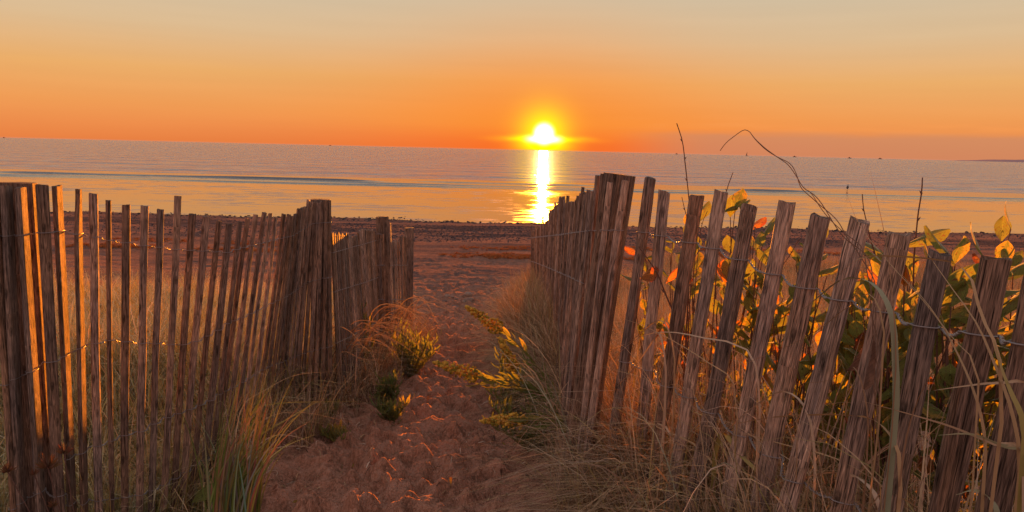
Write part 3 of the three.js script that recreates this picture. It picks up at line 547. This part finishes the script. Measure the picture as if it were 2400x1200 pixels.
twig([[2021, 455], [2024, 490], [2031, 520], [2040, 560], [2052, 600], [2064, 665]], 1.95, 1.95, 0.0028, 'bare twig standing just right of the eighth picket', 4);
twig([[2162, 416], [2160, 450], [2152, 500], [2147, 550], [2142, 605], [2140, 680]], 1.85, 1.85, 0.0034, 'thick bare twig with hooked tip right of the ninth picket', 5);
twig([[1497, 578], [1540, 640], [1560, 690], [1585, 745], [1608, 795]], 2.3, 2.3, 0.0045, 'dark crooked branch slanting across the first pickets by right post', 6);
twig([[1873, 560], [1850, 600], [1830, 628], [1800, 700]], 2.0, 2.0, 0.0022, 'slender slanting twig between sixth and seventh right pickets', 7);
twig([[1658, 495], [1645, 525], [1640, 560], [1632, 640]], 2.5, 2.5, 0.0024, 'forked twig stub between third and fourth right pickets', 8);

// dead vine, two strands twined
{
  const path = [[1688, 353], [1700, 337], [1720, 320], [1749, 304], [1770, 326], [1795, 350], [1822, 369], [1850, 386], [1868, 410], [1882, 438], [1905, 458], [1928, 486], [1955, 520], [1985, 556], [2020, 590], [2040, 640], [2046, 700]];
  const pts = path.map(([u, v], i) => at(u, v, lerp(1.66, 1.42, i / 16))), o = pts[16].clone(); o.y = base(o.x, -o.z);
  pts.push(V(o.x + 0.05, o.y + 0.35, o.z), V(o.x + 0.06, o.y - 0.02, o.z));
  const t = thing('dead_vine', o, 'twisted dead vine arching over the right fence against sea and sky', 'vine', null), c = new THREE.CatmullRomCurve3(pts);
  for (let s = 0; s < 3; s++) {
    const q = [], n = 110, from = s === 2 ? 0.2 : 0;
    for (let i = 0; i <= n; i++) { const f = lerp(from, 1, i / n), p = c.getPointAt(f), a = f * 52 + s * 2.1, w = (0.0022 + 0.004 * noise(f * 9, s, 8)) * smoothstep(f, 0.05, 0.25); q.push(p.add(V(Math.cos(a) * w, Math.sin(a) * w, Math.sin(a) * w))); }
    mesh('strand', tube(q, 0.0013, 5, 220, (f) => 0.6 + 0.6 * f), std({ color: rgb(0.2, 0.125, 0.09) }), t, o);
  }
}

// long grass blades leaning over the right fence, clump by clump
function grassClump(name, label, blades, o0, wide = 1.35, dry = 0.5) {
  const o = o0.clone(); o.y = base(o.x, -o.z);
  const t = thing(name, o, label, 'grass', null);
  for (const [pts, w, color] of blades) { const c = new THREE.CatmullRomCurve3(pts), b = new Blades(); b.strip(c.getPoints(18), w * wide, color, mix3(color, straw, dry), V(0.15, 0.3, 1).normalize()); mesh('blade', b.geo(), grassMat, t, o); }
  return t;
}
{
  const near = (list, off = 0.09) => list.map(([u, v]) => at(u, v, depthRight(u) - off));
  const down = (pts) => { const p = pts[pts.length - 1], q = pts[pts.length - 2], e = p.clone().add(p.clone().sub(q).multiplyScalar(0.4)); e.y = base(e.x, -e.z) - 0.02; return [...pts, p.clone().lerp(e, 0.5).add(V(0, -0.05, 0)), e].reverse(); };
  const mk = (list, w, c, off) => [down(near(list, off)), w, c];
  const root = (u) => { const p = at(u, 900, depthRight(u) - 0.08); return p; };
  grassClump('grass_clump', 'wide green blade drooping beside the eighth picket and its thin neighbours', [
    mk([[1880, 728], [1925, 690], [1968, 657], [2020, 653], [2062, 680], [2090, 740], [2098, 840], [2100, 950]], 0.011, sage),
    mk([[1946, 668], [1985, 625], [2022, 603], [2080, 600], [2150, 604], [2230, 615], [2275, 650], [2300, 740], [2330, 800], [2350, 900]], 0.0045, straw), mk([[1980, 440], [2010, 520], [2070, 600], [2160, 700], [2230, 790], [2290, 870]], 0.0026, straw),
    mk([[2040, 402], [2056, 470], [2075, 560], [2090, 680], [2100, 860]], 0.002, brown)], root(2090));
  grassClump('grass_clump', 'straw blades arching low across the sixth to ninth right pickets', [
    mk([[1690, 1004], [1740, 990], [1840, 975], [1990, 973], [2050, 985], [2090, 1025], [2110, 1080]], 0.006, straw), mk([[1770, 1200], [1860, 1140], [1900, 1115], [1960, 1108], [2020, 1125], [2060, 1180]], 0.008, pale),
    mk([[1600, 1105], [1700, 1010], [1800, 930], [1850, 920], [1890, 960], [1910, 1080]], 0.005, pale), mk([[1720, 1010], [1850, 1045], [1960, 1075], [2100, 1160], [2180, 1230]], 0.005, straw),
    mk([[1680, 880], [1800, 830], [1900, 785], [2000, 710], [2040, 690], [2070, 760]], 0.003, straw), mk([[1850, 900], [1950, 890], [2000, 860], [2020, 900], [2035, 1000]], 0.003, brown)], root(1950));
  grassClump('grass_clump', 'pale dry blades bent across the first five right pickets', [
    mk([[1350, 985], [1420, 930], [1480, 870], [1530, 800], [1545, 780], [1560, 860]], 0.005, pale), mk([[1420, 855], [1500, 790], [1560, 778], [1640, 790], [1760, 830], [1780, 950]], 0.0045, pale),
    mk([[1300, 880], [1380, 830], [1480, 800], [1540, 752], [1560, 760], [1580, 830]], 0.004, straw), mk([[1370, 920], [1450, 960], [1560, 1010], [1650, 1060], [1700, 1150]], 0.005, straw),
    mk([[1390, 1050], [1450, 1030], [1500, 1005], [1560, 1000], [1600, 1100]], 0.006, pale), mk([[1690, 1005], [1640, 1000], [1600, 1060], [1590, 1150]], 0.006, pale), mk([[1430, 740], [1500, 760], [1580, 800], [1660, 850], [1720, 900]], 0.003, straw)], root(1560));
  grassClump('grass_clump', 'crossing straw blades before the last two right pickets', [
    mk([[2110, 640], [2180, 720], [2240, 820], [2290, 940], [2310, 1060]], 0.0045, straw), mk([[2150, 560], [2220, 660], [2290, 760], [2330, 850], [2370, 960], [2390, 1080]], 0.005, straw),
    mk([[2020, 940], [2130, 970], [2230, 1000], [2330, 1040], [2400, 1060]], 0.005, pale), mk([[2190, 915], [2260, 905], [2340, 898], [2420, 912]], 0.004, pale), mk([[2200, 1020], [2280, 1018], [2350, 1045], [2420, 1070]], 0.006, sage),
    mk([[2330, 800], [2350, 870], [2370, 920], [2400, 1000]], 0.008, olive), mk([[2240, 1160], [2290, 1150], [2330, 1180], [2340, 1230]], 0.009, sage), mk([[2255, 740], [2210, 830], [2150, 940], [2120, 1050]], 0.003, brown)], root(2300));
  grassClump('grass_clump', 'single broad olive blade slanting down below the third picket', [mk([[1690, 1015], [1740, 1070], [1790, 1120], [1830, 1170], [1850, 1210]].reverse().map((p) => p), 0.011, olive), mk([[1640, 960], [1700, 1040], [1760, 1130], [1800, 1210]], 0.005, straw)], root(1780));
}

{
  const r = rng(131), b = new Blades();
  for (let i = 0; i < 420; i++) {
    const d = 1.0 + 2.3 * Math.pow(r(), 0.85), x = rightEdge(d) - 0.3 + 0.42 * r(), y = base(x, d) - 0.02, h = 0.3 + 0.42 * r(), dirx = (r() - 0.5) * 1.1, dird = (r() - 0.5) * 1.6, arch = 0.4 + 0.9 * r(), pts = [];
    if (Math.hypot(x, d) < 0.95) continue;
    for (let k = 0; k <= 9; k++) { const f = k / 9; pts.push(V(x + dirx * h * (0.3 * f + 0.75 * f * f), y + h * (1.35 * f - arch * 0.75 * f * f * f) + 0.015 * (noise(f * 4, i, 3) - 0.5), -(d + dird * h * (0.3 * f + 0.75 * f * f)))); }
    const k = 0.6 + 0.7 * r(), c = [pale, straw, brown, sage, straw, brown, olive][Math.floor(r() * 7)].map((v) => v * k);
    b.strip(pts, 0.003 + 0.004 * r() * r(), c, mix3(c, pale.map((v) => v * k), 0.4), V((r() - 0.5) * 0.6, 0.4, 1).normalize());
  }
  const m = mesh('dry_grass', b.geo(), grassMat); tag(m, 'tangle of long bent straw blades in front of the near right fence', 'grass', null, 'stuff');
}

// goldenrod by the right side of the path
const plumeMat = std({ vertexColors: true, roughness: 0.95 }), stalkMat = std({ color: rgb(0.16, 0.13, 0.05) });
const plumeGeo = (len, seed) => {
  const r = rng(seed), parts = [], n = 260, c = new THREE.Color();
  for (let i = 0; i < n; i++) { const f = r(), a = r() * 6.28, w = len * 0.2 * Math.pow(1 - f, 0.6) * Math.sqrt(r()) * smoothstep(f, -0.05, 0.15), g = new THREE.IcosahedronGeometry(0.004 + 0.004 * r(), 0); g.translate(Math.cos(a) * w, f * len + (r() - 0.5) * 0.01, Math.sin(a) * w); const k = 0.7 + 0.7 * r(); c.setRGB(0.42 * k, 0.25 * k, 0.045 * k); if (r() < 0.3) c.setRGB(0.2 * k, 0.16 * k, 0.03 * k); g.setAttribute('color', new THREE.Float32BufferAttribute(Array.from({ length: g.attributes.position.count }, () => [c.r, c.g, c.b]).flat(), 3)); parts.push(g); }
  return mergeGeometries(parts);
};
const lance = [leafGeo(0.085, 0.02, 0.4, -0.5, 11), leafGeo(0.07, 0.018, 0.3, -0.75, 12)];
function goldenrod(pts, d0, d1, plume, label, seed, leaves0 = 22) {
  const leaves = Math.round(leaves0 * 1.5);
  const r = rng(seed), n = pts.length, q = pts.map(([u, v], i) => at(u, v, lerp(d0, d1, i / (n - 1)))), o = q[n - 1].clone(); o.y = base(o.x, -o.z);
  q.push(o.clone().add(V(0, -0.02, 0))); q.reverse();
  const t = thing('goldenrod_plant', o, label, 'plant', null), c = new THREE.CatmullRomCurve3(q);
  mesh('stem', tube(q, 0.003, 5, 24, (f) => 1.2 - 0.6 * f), stalkMat, t, o);
  const up = V(0, 1, 0);
  for (let i = 0; i < leaves; i++) { const f = 0.3 + 0.6 * (i / leaves), p = c.getPointAt(f), tan = c.getTangentAt(f), m = mesh('leaf', lance[i % 2], leafMats[i % 7 === 0 ? 1 : i % 3 === 0 ? 2 : 0], t); m.position.copy(p).sub(o); m.quaternion.setFromUnitVectors(up, tan); m.rotateY(i * 2.4 + r()); m.rotateX(0.8 + 0.4 * r()); m.scale.setScalar(0.7 + 0.45 * r()); }
  const tan = c.getTangentAt(0.97), p = mesh('flower_head', plumeGeo(plume * 1.35, seed + 1), plumeMat, t); p.position.copy(c.getPointAt(0.9)).sub(o); p.quaternion.setFromUnitVectors(up, tan);
}
goldenrod([[1090, 872], [1150, 890], [1215, 905], [1265, 925], [1310, 990]], 3.25, 3.3, 0.16, 'goldenrod with long plume leaning out farthest over the sand path', 701, 26);
goldenrod([[1196, 845], [1214, 880], [1240, 910], [1290, 950]], 3.3, 3.3, 0.13, 'goldenrod with short upright plume behind the leaning one', 702, 14);
goldenrod([[1150, 757], [1190, 785], [1225, 820], [1260, 860], [1290, 930]], 3.6, 3.6, 0.16, 'goldenrod with plume highest and farthest from camera beside path', 703, 16);
goldenrod([[1205, 985], [1270, 985], [1330, 1000], [1390, 1040], [1430, 1080]], 2.9, 2.75, 0.15, 'lowest goldenrod plume lying over matted grass near right post', 704, 18);

// small leafy plants along the left fence
function greenPlant(u, v, d, h, w, n, label, seed, mats) {
  const r = rng(seed), p = at(u, v, d), o = V(p.x, base(p.x, d), -d), t = thing('leafy_plant', o, label, 'plant', null), hh = Math.max(h, p.y - o.y);
  for (let k = 0; k < n; k++) {
    const a = r() * 6.28, l = (0.35 + 0.85 * r()) * w, H = hh * (0.35 + 0.65 * r()) * (1 - 0.25 * l / w), pts = [V(0, -0.02, 0), V(Math.cos(a) * l * 0.5, H * 0.5, Math.sin(a) * l * 0.4), V(Math.cos(a) * l, H, Math.sin(a) * l * 0.8)], c = new THREE.CatmullRomCurve3(pts), parts = [];
    mesh('stem', tube(pts, 0.0022, 4, 8), stalkMat, t);
    for (let i = 0; i < 26; i++) { const f = 0.15 + 0.85 * (i / 26), g = lance[i % 2].clone(), q = new THREE.Object3D(); q.position.copy(c.getPointAt(f)); q.rotation.set(0, i * 2.4 + r(), 0); q.rotateX(0.7 + 0.9 * r()); q.rotateY(r() - 0.5); q.scale.setScalar(0.4 + 0.45 * r()); q.updateMatrix(); g.applyMatrix4(q.matrix); parts.push(g); }
    mesh('foliage', mergeGeometries(parts), leafMats[mats[Math.floor(r() * mats.length)]], t);
  }
}
greenPlant(962, 742, 5.0, 0.35, 0.19, 26, 'largest green leafy plant beside path at end of left fence', 801, [0, 2, 1]);
greenPlant(908, 868, 4.25, 0.15, 0.09, 14, 'small green plant at foot of left fence near bend in the path', 802, [0, 2]);
greenPlant(920, 925, 3.9, 0.05, 0.08, 8, 'tiny green plant rooted in sand just in front of the small one', 803, [2, 1]);
greenPlant(842, 690, 4.75, 0.3, 0.12, 10, 'orange tinged plant standing before the second left fence section', 804, [3, 5, 1]);
greenPlant(768, 935, 3.85, 0.1, 0.05, 4, 'little green sprig in front of middle left fence post', 805, [2, 0]);
greenPlant(1262, 880, 3.35, 0.2, 0.2, 24, 'yellow green leafy growth under the long goldenrod plumes right of path', 807, [0, 2, 1, 2]);
greenPlant(1205, 800, 3.9, 0.2, 0.16, 18, 'yellow green leafy growth around the farthest goldenrod plume', 808, [0, 2, 1]);
greenPlant(790, 1030, 3.55, 0.06, 0.08, 5, 'low yellowish weed lying on sand beside left fence corner', 806, [1, 5]);

// the green clump at the foot of the left fence and the straw stems bent along it
{
  const r = rng(91), o = onGround(545, 1215), blades = [];
  for (let i = 0; i < 150; i++) {
    const a = (r() - 0.3) * 1.3, h = 0.28 + 0.36 * r(), lean = 0.1 + 0.6 * r() * r(), b = V(o.x + (r() - 0.5) * 0.16, o.y - 0.02, o.z + (r() - 0.5) * 0.16), dx = i < 18 ? -0.5 * r() : Math.cos(a), dz = Math.sin(a) * 0.8, pts = [];
    for (let k = 0; k <= 4; k++) { const f = k / 4; pts.push(V(b.x + dx * h * lean * f * (0.4 + 0.75 * f), b.y + h * (f - 0.42 * lean * f * f * f), b.z + dz * h * lean * 0.5 * f)); }
    blades.push([pts, 0.0045 + 0.004 * r(), [green, olive, green, brown, sage][Math.floor(r() * 5)].map((x) => x * (0.6 + 0.5 * r()))]);
  }
  const px = (list, d0, d1) => list.map(([u, v], i) => at(u, v, lerp(d0, d1, i / (list.length - 1))));
  for (const [l, d0, d1, w, c] of [[[[590, 1060], [640, 1022], [700, 1025], [735, 1045]], 3.05, 3.2, 0.006, pale], [[[580, 1090], [630, 1055], [690, 1045], [760, 1055]], 3.05, 3.2, 0.006, pale], [[[600, 1000], [650, 970], [720, 968], [830, 992]], 3.1, 3.3, 0.005, straw], [[[600, 960], [660, 945], [740, 942], [840, 941]], 3.1, 3.3, 0.005, olive], [[[570, 950], [620, 915], [690, 880], [790, 870]], 3.1, 3.4, 0.005, straw], [[[600, 1030], [660, 990], [720, 955], [745, 940]], 3.05, 3.1, 0.008, olive], [[[600, 1150], [640, 1125], [650, 1105], [580, 1112]], 3.05, 3.1, 0.006, pale]]) blades.push([[o.clone(), ...px(l, d0, d1)], w, c]);
  grassClump('grass_clump', 'tall green beach grass clump at bottom, foot of the left fence', blades, o, 0.85, 0.1);
  const stems = [];
  for (let i = 0; i < 70; i++) { const d = 4.15 + 1.9 * r(), x = leftEdge(d) + 0.03 + 0.16 * r(), b = V(x, base(x, d) - 0.02, -d), l = 0.3 + 0.28 * r(), k = 0.35 + 0.5 * r(); stems.push([[b, b.clone().add(V(l * 0.16 * k, l * 0.5, 0.02)), b.clone().add(V(l * 0.5 * k, l * 0.88, 0.05)), b.clone().add(V(l * 0.95 * k, l * (0.95 - 0.2 * r()), 0.08)), b.clone().add(V(l * 1.4 * k, l * (0.85 - 0.4 * r()), 0.1))], 0.0035 + 0.002 * r(), [brown, dark, straw, brown][Math.floor(r() * 4)]]); }
  grassClump('grass_clump', 'drooping rusty straw stems bent over second left fence section', stems, V(-0.95, 0, -4.8));
  const lf = mesh('broad_leaf', leafGeo(0.13, 0.055, 0.2, -0.2, 21), leafMats[2]); lf.position.copy(at(450, 1178, 2.85)); lf.rotation.set(-0.3, 0, -0.95); tag(lf, 'single broad green leaf low at bottom left behind grass clump', 'leaf');
}

// dried seed heads before the left corner post
{
  const o = V(-1.5, base(-1.5, 2.45), -2.45), t = thing('dried_flower', o, 'brown dried flower heads before the left corner post', 'plant', null), r = rng(95), mat = leafy({ color: rgb(0.2, 0.085, 0.045), transmission: 0.3 });
  for (const [u, v, s] of [[112, 1095, 1.25], [150, 1062, 0.8], [18, 1105, 0.9], [125, 1186, 0.55], [80, 1112, 0.5]]) {
    const p = at(u, v, 2.5), a = p.clone().sub(o), pts = [V(0, 0, 0), V(a.x * 0.6, a.y * 0.55, a.z), V(a.x, a.y, a.z)];
    mesh('stem', tube(pts, 0.0022, 5, 12), barkMat, t);
    const b = new Blades();
    for (let i = 0; i < 44; i++) { const az = r() * 6.28, el = r() * 1.3, l = 0.034 * s * (0.6 + 0.7 * r()), dir = V(Math.cos(az) * Math.cos(el), Math.sin(el), Math.sin(az) * Math.cos(el)), c = [0.1 + 0.06 * r(), 0.05 + 0.025 * r(), 0.03]; b.strip([a.clone(), a.clone().addScaledVector(dir, l * 0.5), a.clone().addScaledVector(dir, l).add(V((r() - 0.5) * 0.01, 0.008, 0))], 0.008 * s, c, c.map((x) => x * 1.4), V(-dir.z, 0.2, dir.x).normalize()); }
    mesh('seed_head', b.geo(), leafy({ vertexColors: true, transmission: 0.3 }), t);
  }
}

// dead leaves hung in the right fence
for (const [u, v, d, s, rx, ry, rz, label] of [
  [1985, 868, 1.5, 1.35, -0.2, 0.5, -1.0, 'large curled brown leaf caught on the seventh right picket'], [2048, 800, 1.38, 1.2, 0, 0.7, 2.4, 'dark dry leaf hanging beside the eighth right picket'],
  [2332, 935, 1.02, 0.9, 0.1, 0.2, -0.35, 'pointed brown leaf hanging near the last full picket'], [1500, 652, 2.3, 1.2, 0, 1.0, -1.45, 'dark red brown leaf lying flat by the right post'], [1560, 665, 2.35, 0.8, 0.2, 0.6, -0.6, 'small folded red leaf on the crooked branch'],
]) { const m = mesh('dead_leaf', leafGeos[[2, 0, 3, 2, 1][Math.round(u) % 5]], u < 1600 ? leafMats[4] : deadLeafMat); m.position.copy(at(u, v, d)); m.rotation.set(rx, ry, rz); m.scale.setScalar(s); tag(m, label, 'leaf', 'dead leaves caught in the right fence'); }

// stones, shells and leaves on the path
{
  const stoneMat = [rgb(0.33, 0.26, 0.22), rgb(0.2, 0.16, 0.15), rgb(0.26, 0.2, 0.17)].map((c) => std({ color: c, roughness: 0.8, map: sandTex, bumpMap: sandBump, bumpScale: 0.004 }));
  const stoneGeo = (seed) => { const g = new THREE.IcosahedronGeometry(1, 3), p = g.attributes.position; for (let i = 0; i < p.count; i++) { const k = 0.82 + 0.36 * fbm(p.getX(i) * 1.3 + seed * 7, p.getY(i) * 1.3 + p.getZ(i), seed, 3); p.setXYZ(i, p.getX(i) * k, p.getY(i) * k * 0.6, p.getZ(i) * k * 0.85); } return toCreasedNormals(g, 0.9); };
  const gs = [1, 2, 3].map(stoneGeo);
  [[1049, 698, 0.036, 'round stone at left of the pile on the path'], [1067, 722, 0.05, 'long flat pale stone at front of the pile on the path'], [1098, 711, 0.056, 'largest humped stone at right of the pile'], [1097, 695, 0.05, 'stone at the back right of the pile'], [1042, 712, 0.03, 'small dark stone behind the flat one at left of the pile'], [1070, 704, 0.026, 'little stone in the middle of the pile'], [1084, 713, 0.03, 'dark stone wedged beside the largest stone of the pile'], [1020, 681, 0.026, 'pale shell like pebble lying apart, left of the pile'], [1106, 708, 0.026, 'small stone at right end of the pile by the grass'], [1060, 703, 0.02, 'pebble left of the middle stone of the pile']].forEach(([u, v, s, label], i) => { const m = mesh('beach_stone', gs[i % 3], stoneMat[i % 3]), p = onGround(u, v); m.position.copy(p).add(V(0, s * 0.3, 0)); m.scale.setScalar(s * 1.25); m.rotation.y = i * 1.7; tag(m, label, 'stone', 'stones lying together on the path'); });
  [[1057, 1160, 0.8, 'pale dry leaf standing up in sand at bottom of the path'], [905, 1095, 0.8, 'curled pale leaf lying in sand left of the path'], [825, 1090, 0.55, 'small dry leaf beside the curled one'], [1165, 1088, 0.6, 'pale leaf under the grass edge at right of path'], [1175, 1125, 0.9, 'brown crumpled leaf at lower right edge of path'], [1150, 990, 0.8, 'dark leaf at right edge of path below the goldenrod'], [1160, 1035, 0.9, 'dark red leaf on the sand above the pale one'], [685, 1185, 0.5, 'tiny pale leaf fragment at bottom left sand'], [1005, 858, 0.6, 'pale leaf on path level with the long goldenrod plume'], [970, 865, 0.5, 'pale leaf beside left edge of the path'], [870, 1020, 0.9, 'dark leaf on the sunlit sand by left fence foot'], [1185, 1045, 0.6, 'pale curled leaf among matted grass at right'], [760, 1095, 1.0, 'dark crumpled leaf in the sunlit patch near the grass clump'], [1000, 970, 0.7, 'dark leaf in the middle of the sand path'], [640, 1175, 0.4, 'dark bit of leaf beside the tiny pale one']].forEach(([u, v, s, label], i) => { const m = mesh('fallen_leaf', leafGeos[i % 4], [1, 4, 10].includes(i) || /dark|brown/.test(label) ? deadLeafMat : leafMats[3]), p = onGround(u, v), r = rng(i + 900); m.position.copy(p).add(V(0, 0.012, 0)); m.rotation.set(-1.2 + 0.9 * r(), r() * 6, r() * 1.2); m.scale.setScalar(s * 0.75); tag(m, label, 'leaf', 'fallen leaves on the path'); });
}

// ------------------------------------------------------------------ boats on the horizon and the wading bird
{
  const hullMat = std({ color: rgb(0.06, 0.05, 0.055) });
  const boat = (u, d, len, label, sail) => {
    const p = at(u, 360, d), o = V(p.x, SEA, -d), t = thing(sail ? 'sailing_boat' : 'fishing_boat', o, label, 'boat', 'boats on the horizon');
    const s = new THREE.Shape(); s.moveTo(-len / 2, len * 0.12); s.lineTo(len * 0.5, len * 0.16); s.lineTo(len * 0.4, -0.4); s.lineTo(-len * 0.46, -0.4);
    const hull = new THREE.ExtrudeGeometry(s, { depth: len * 0.26, bevelEnabled: true, bevelSize: len * 0.02, bevelThickness: len * 0.05, bevelSegments: 2 }); hull.translate(0, 0, -len * 0.13);
    mesh('hull', hull, hullMat, t);
    if (sail) {
      mesh('mast', new THREE.CylinderGeometry(0.12, 0.2, len * 1.5, 6), hullMat, t).position.set(0, len * 0.85, 0);
      const q = new THREE.Shape(); q.moveTo(0, 0); q.lineTo(-len * 0.42, 0); q.lineTo(0, len * 1.3);
      mesh('sail', new THREE.ExtrudeGeometry(q, { depth: 0.12, bevelEnabled: false }), hullMat, t).position.set(-0.25, len * 0.24, 0);
    } else {
      const c = new THREE.BoxGeometry(len * 0.26, len * 0.2, len * 0.2, 1, 1, 1); mesh('cabin', c, hullMat, t).position.set(-len * 0.08, len * 0.24, 0);
      mesh('mast', new THREE.CylinderGeometry(0.1, 0.16, len * 0.4, 6), hullMat, t).position.set(len * 0.1, len * 0.34, 0);
    }
  };
  boat(1751, 3000, 10, 'tiny sailing boat on the horizon right of the bent vine tip', true);
  boat(1586, 3400, 12, 'small dark boat on horizon below the top of the tallest twig', false);
  boat(1863, 3300, 15, 'small dark boat on horizon just right of the vine', false);
  boat(1992, 3300, 15, 'small dark boat on horizon above the wading bird', false);
  boat(2064, 3400, 16, 'small dark boat on horizon between wading bird and headland', false);
  boat(774, 3400, 11, 'small dark boat on horizon above the middle left fence post', false);
  boat(12, 3400, 11, 'small dark boat on horizon at far left edge', false);
}
{
  const p = at(1986, 447, 50), d = (EYE - SEA - 0.02) / (EYE - p.y) * 50, q = at(1986, 447, d), o = V(q.x, SEA, q.z), t = thing('wading_bird', o, 'dark wading bird standing at water edge far right', 'bird', null), m = std({ color: rgb(0.09, 0.075, 0.075) });
  const prof = [[0.001, 0.16], [0.05, 0.18], [0.085, 0.25], [0.09, 0.31], [0.065, 0.37], [0.032, 0.41], [0.026, 0.45], [0.036, 0.475], [0.034, 0.5], [0.018, 0.52], [0.001, 0.525]].map(([x, y]) => new THREE.Vector2(x, y));
  const body = new THREE.LatheGeometry(prof, 16), bp = body.attributes.position;
  for (let i = 0; i < bp.count; i++) { const y = bp.getY(i), k = y < 0.36 ? 1 : 0; bp.setX(i, bp.getX(i) * (k ? 1.35 : 1) + (y > 0.36 ? 0.03 : -0.05 * (0.36 - y) / 0.2)); }
  body.computeVertexNormals();
  mesh('body', body, m, t);
  const beak = mesh('beak', new THREE.ConeGeometry(0.01, 0.11, 6), m, t); beak.position.set(0.1, 0.49, 0); beak.rotation.z = -1.6;
  for (const s of [-1, 1]) mesh('leg', tube([V(-0.01, 0.2, s * 0.03), V(-0.02, 0.11, s * 0.032), V(0, -0.05, s * 0.03)], 0.007, 5, 6), m, t);
  t.rotation.y = 0.9; t.scale.setScalar(0.95);
}

renderer.render(scene, camera);
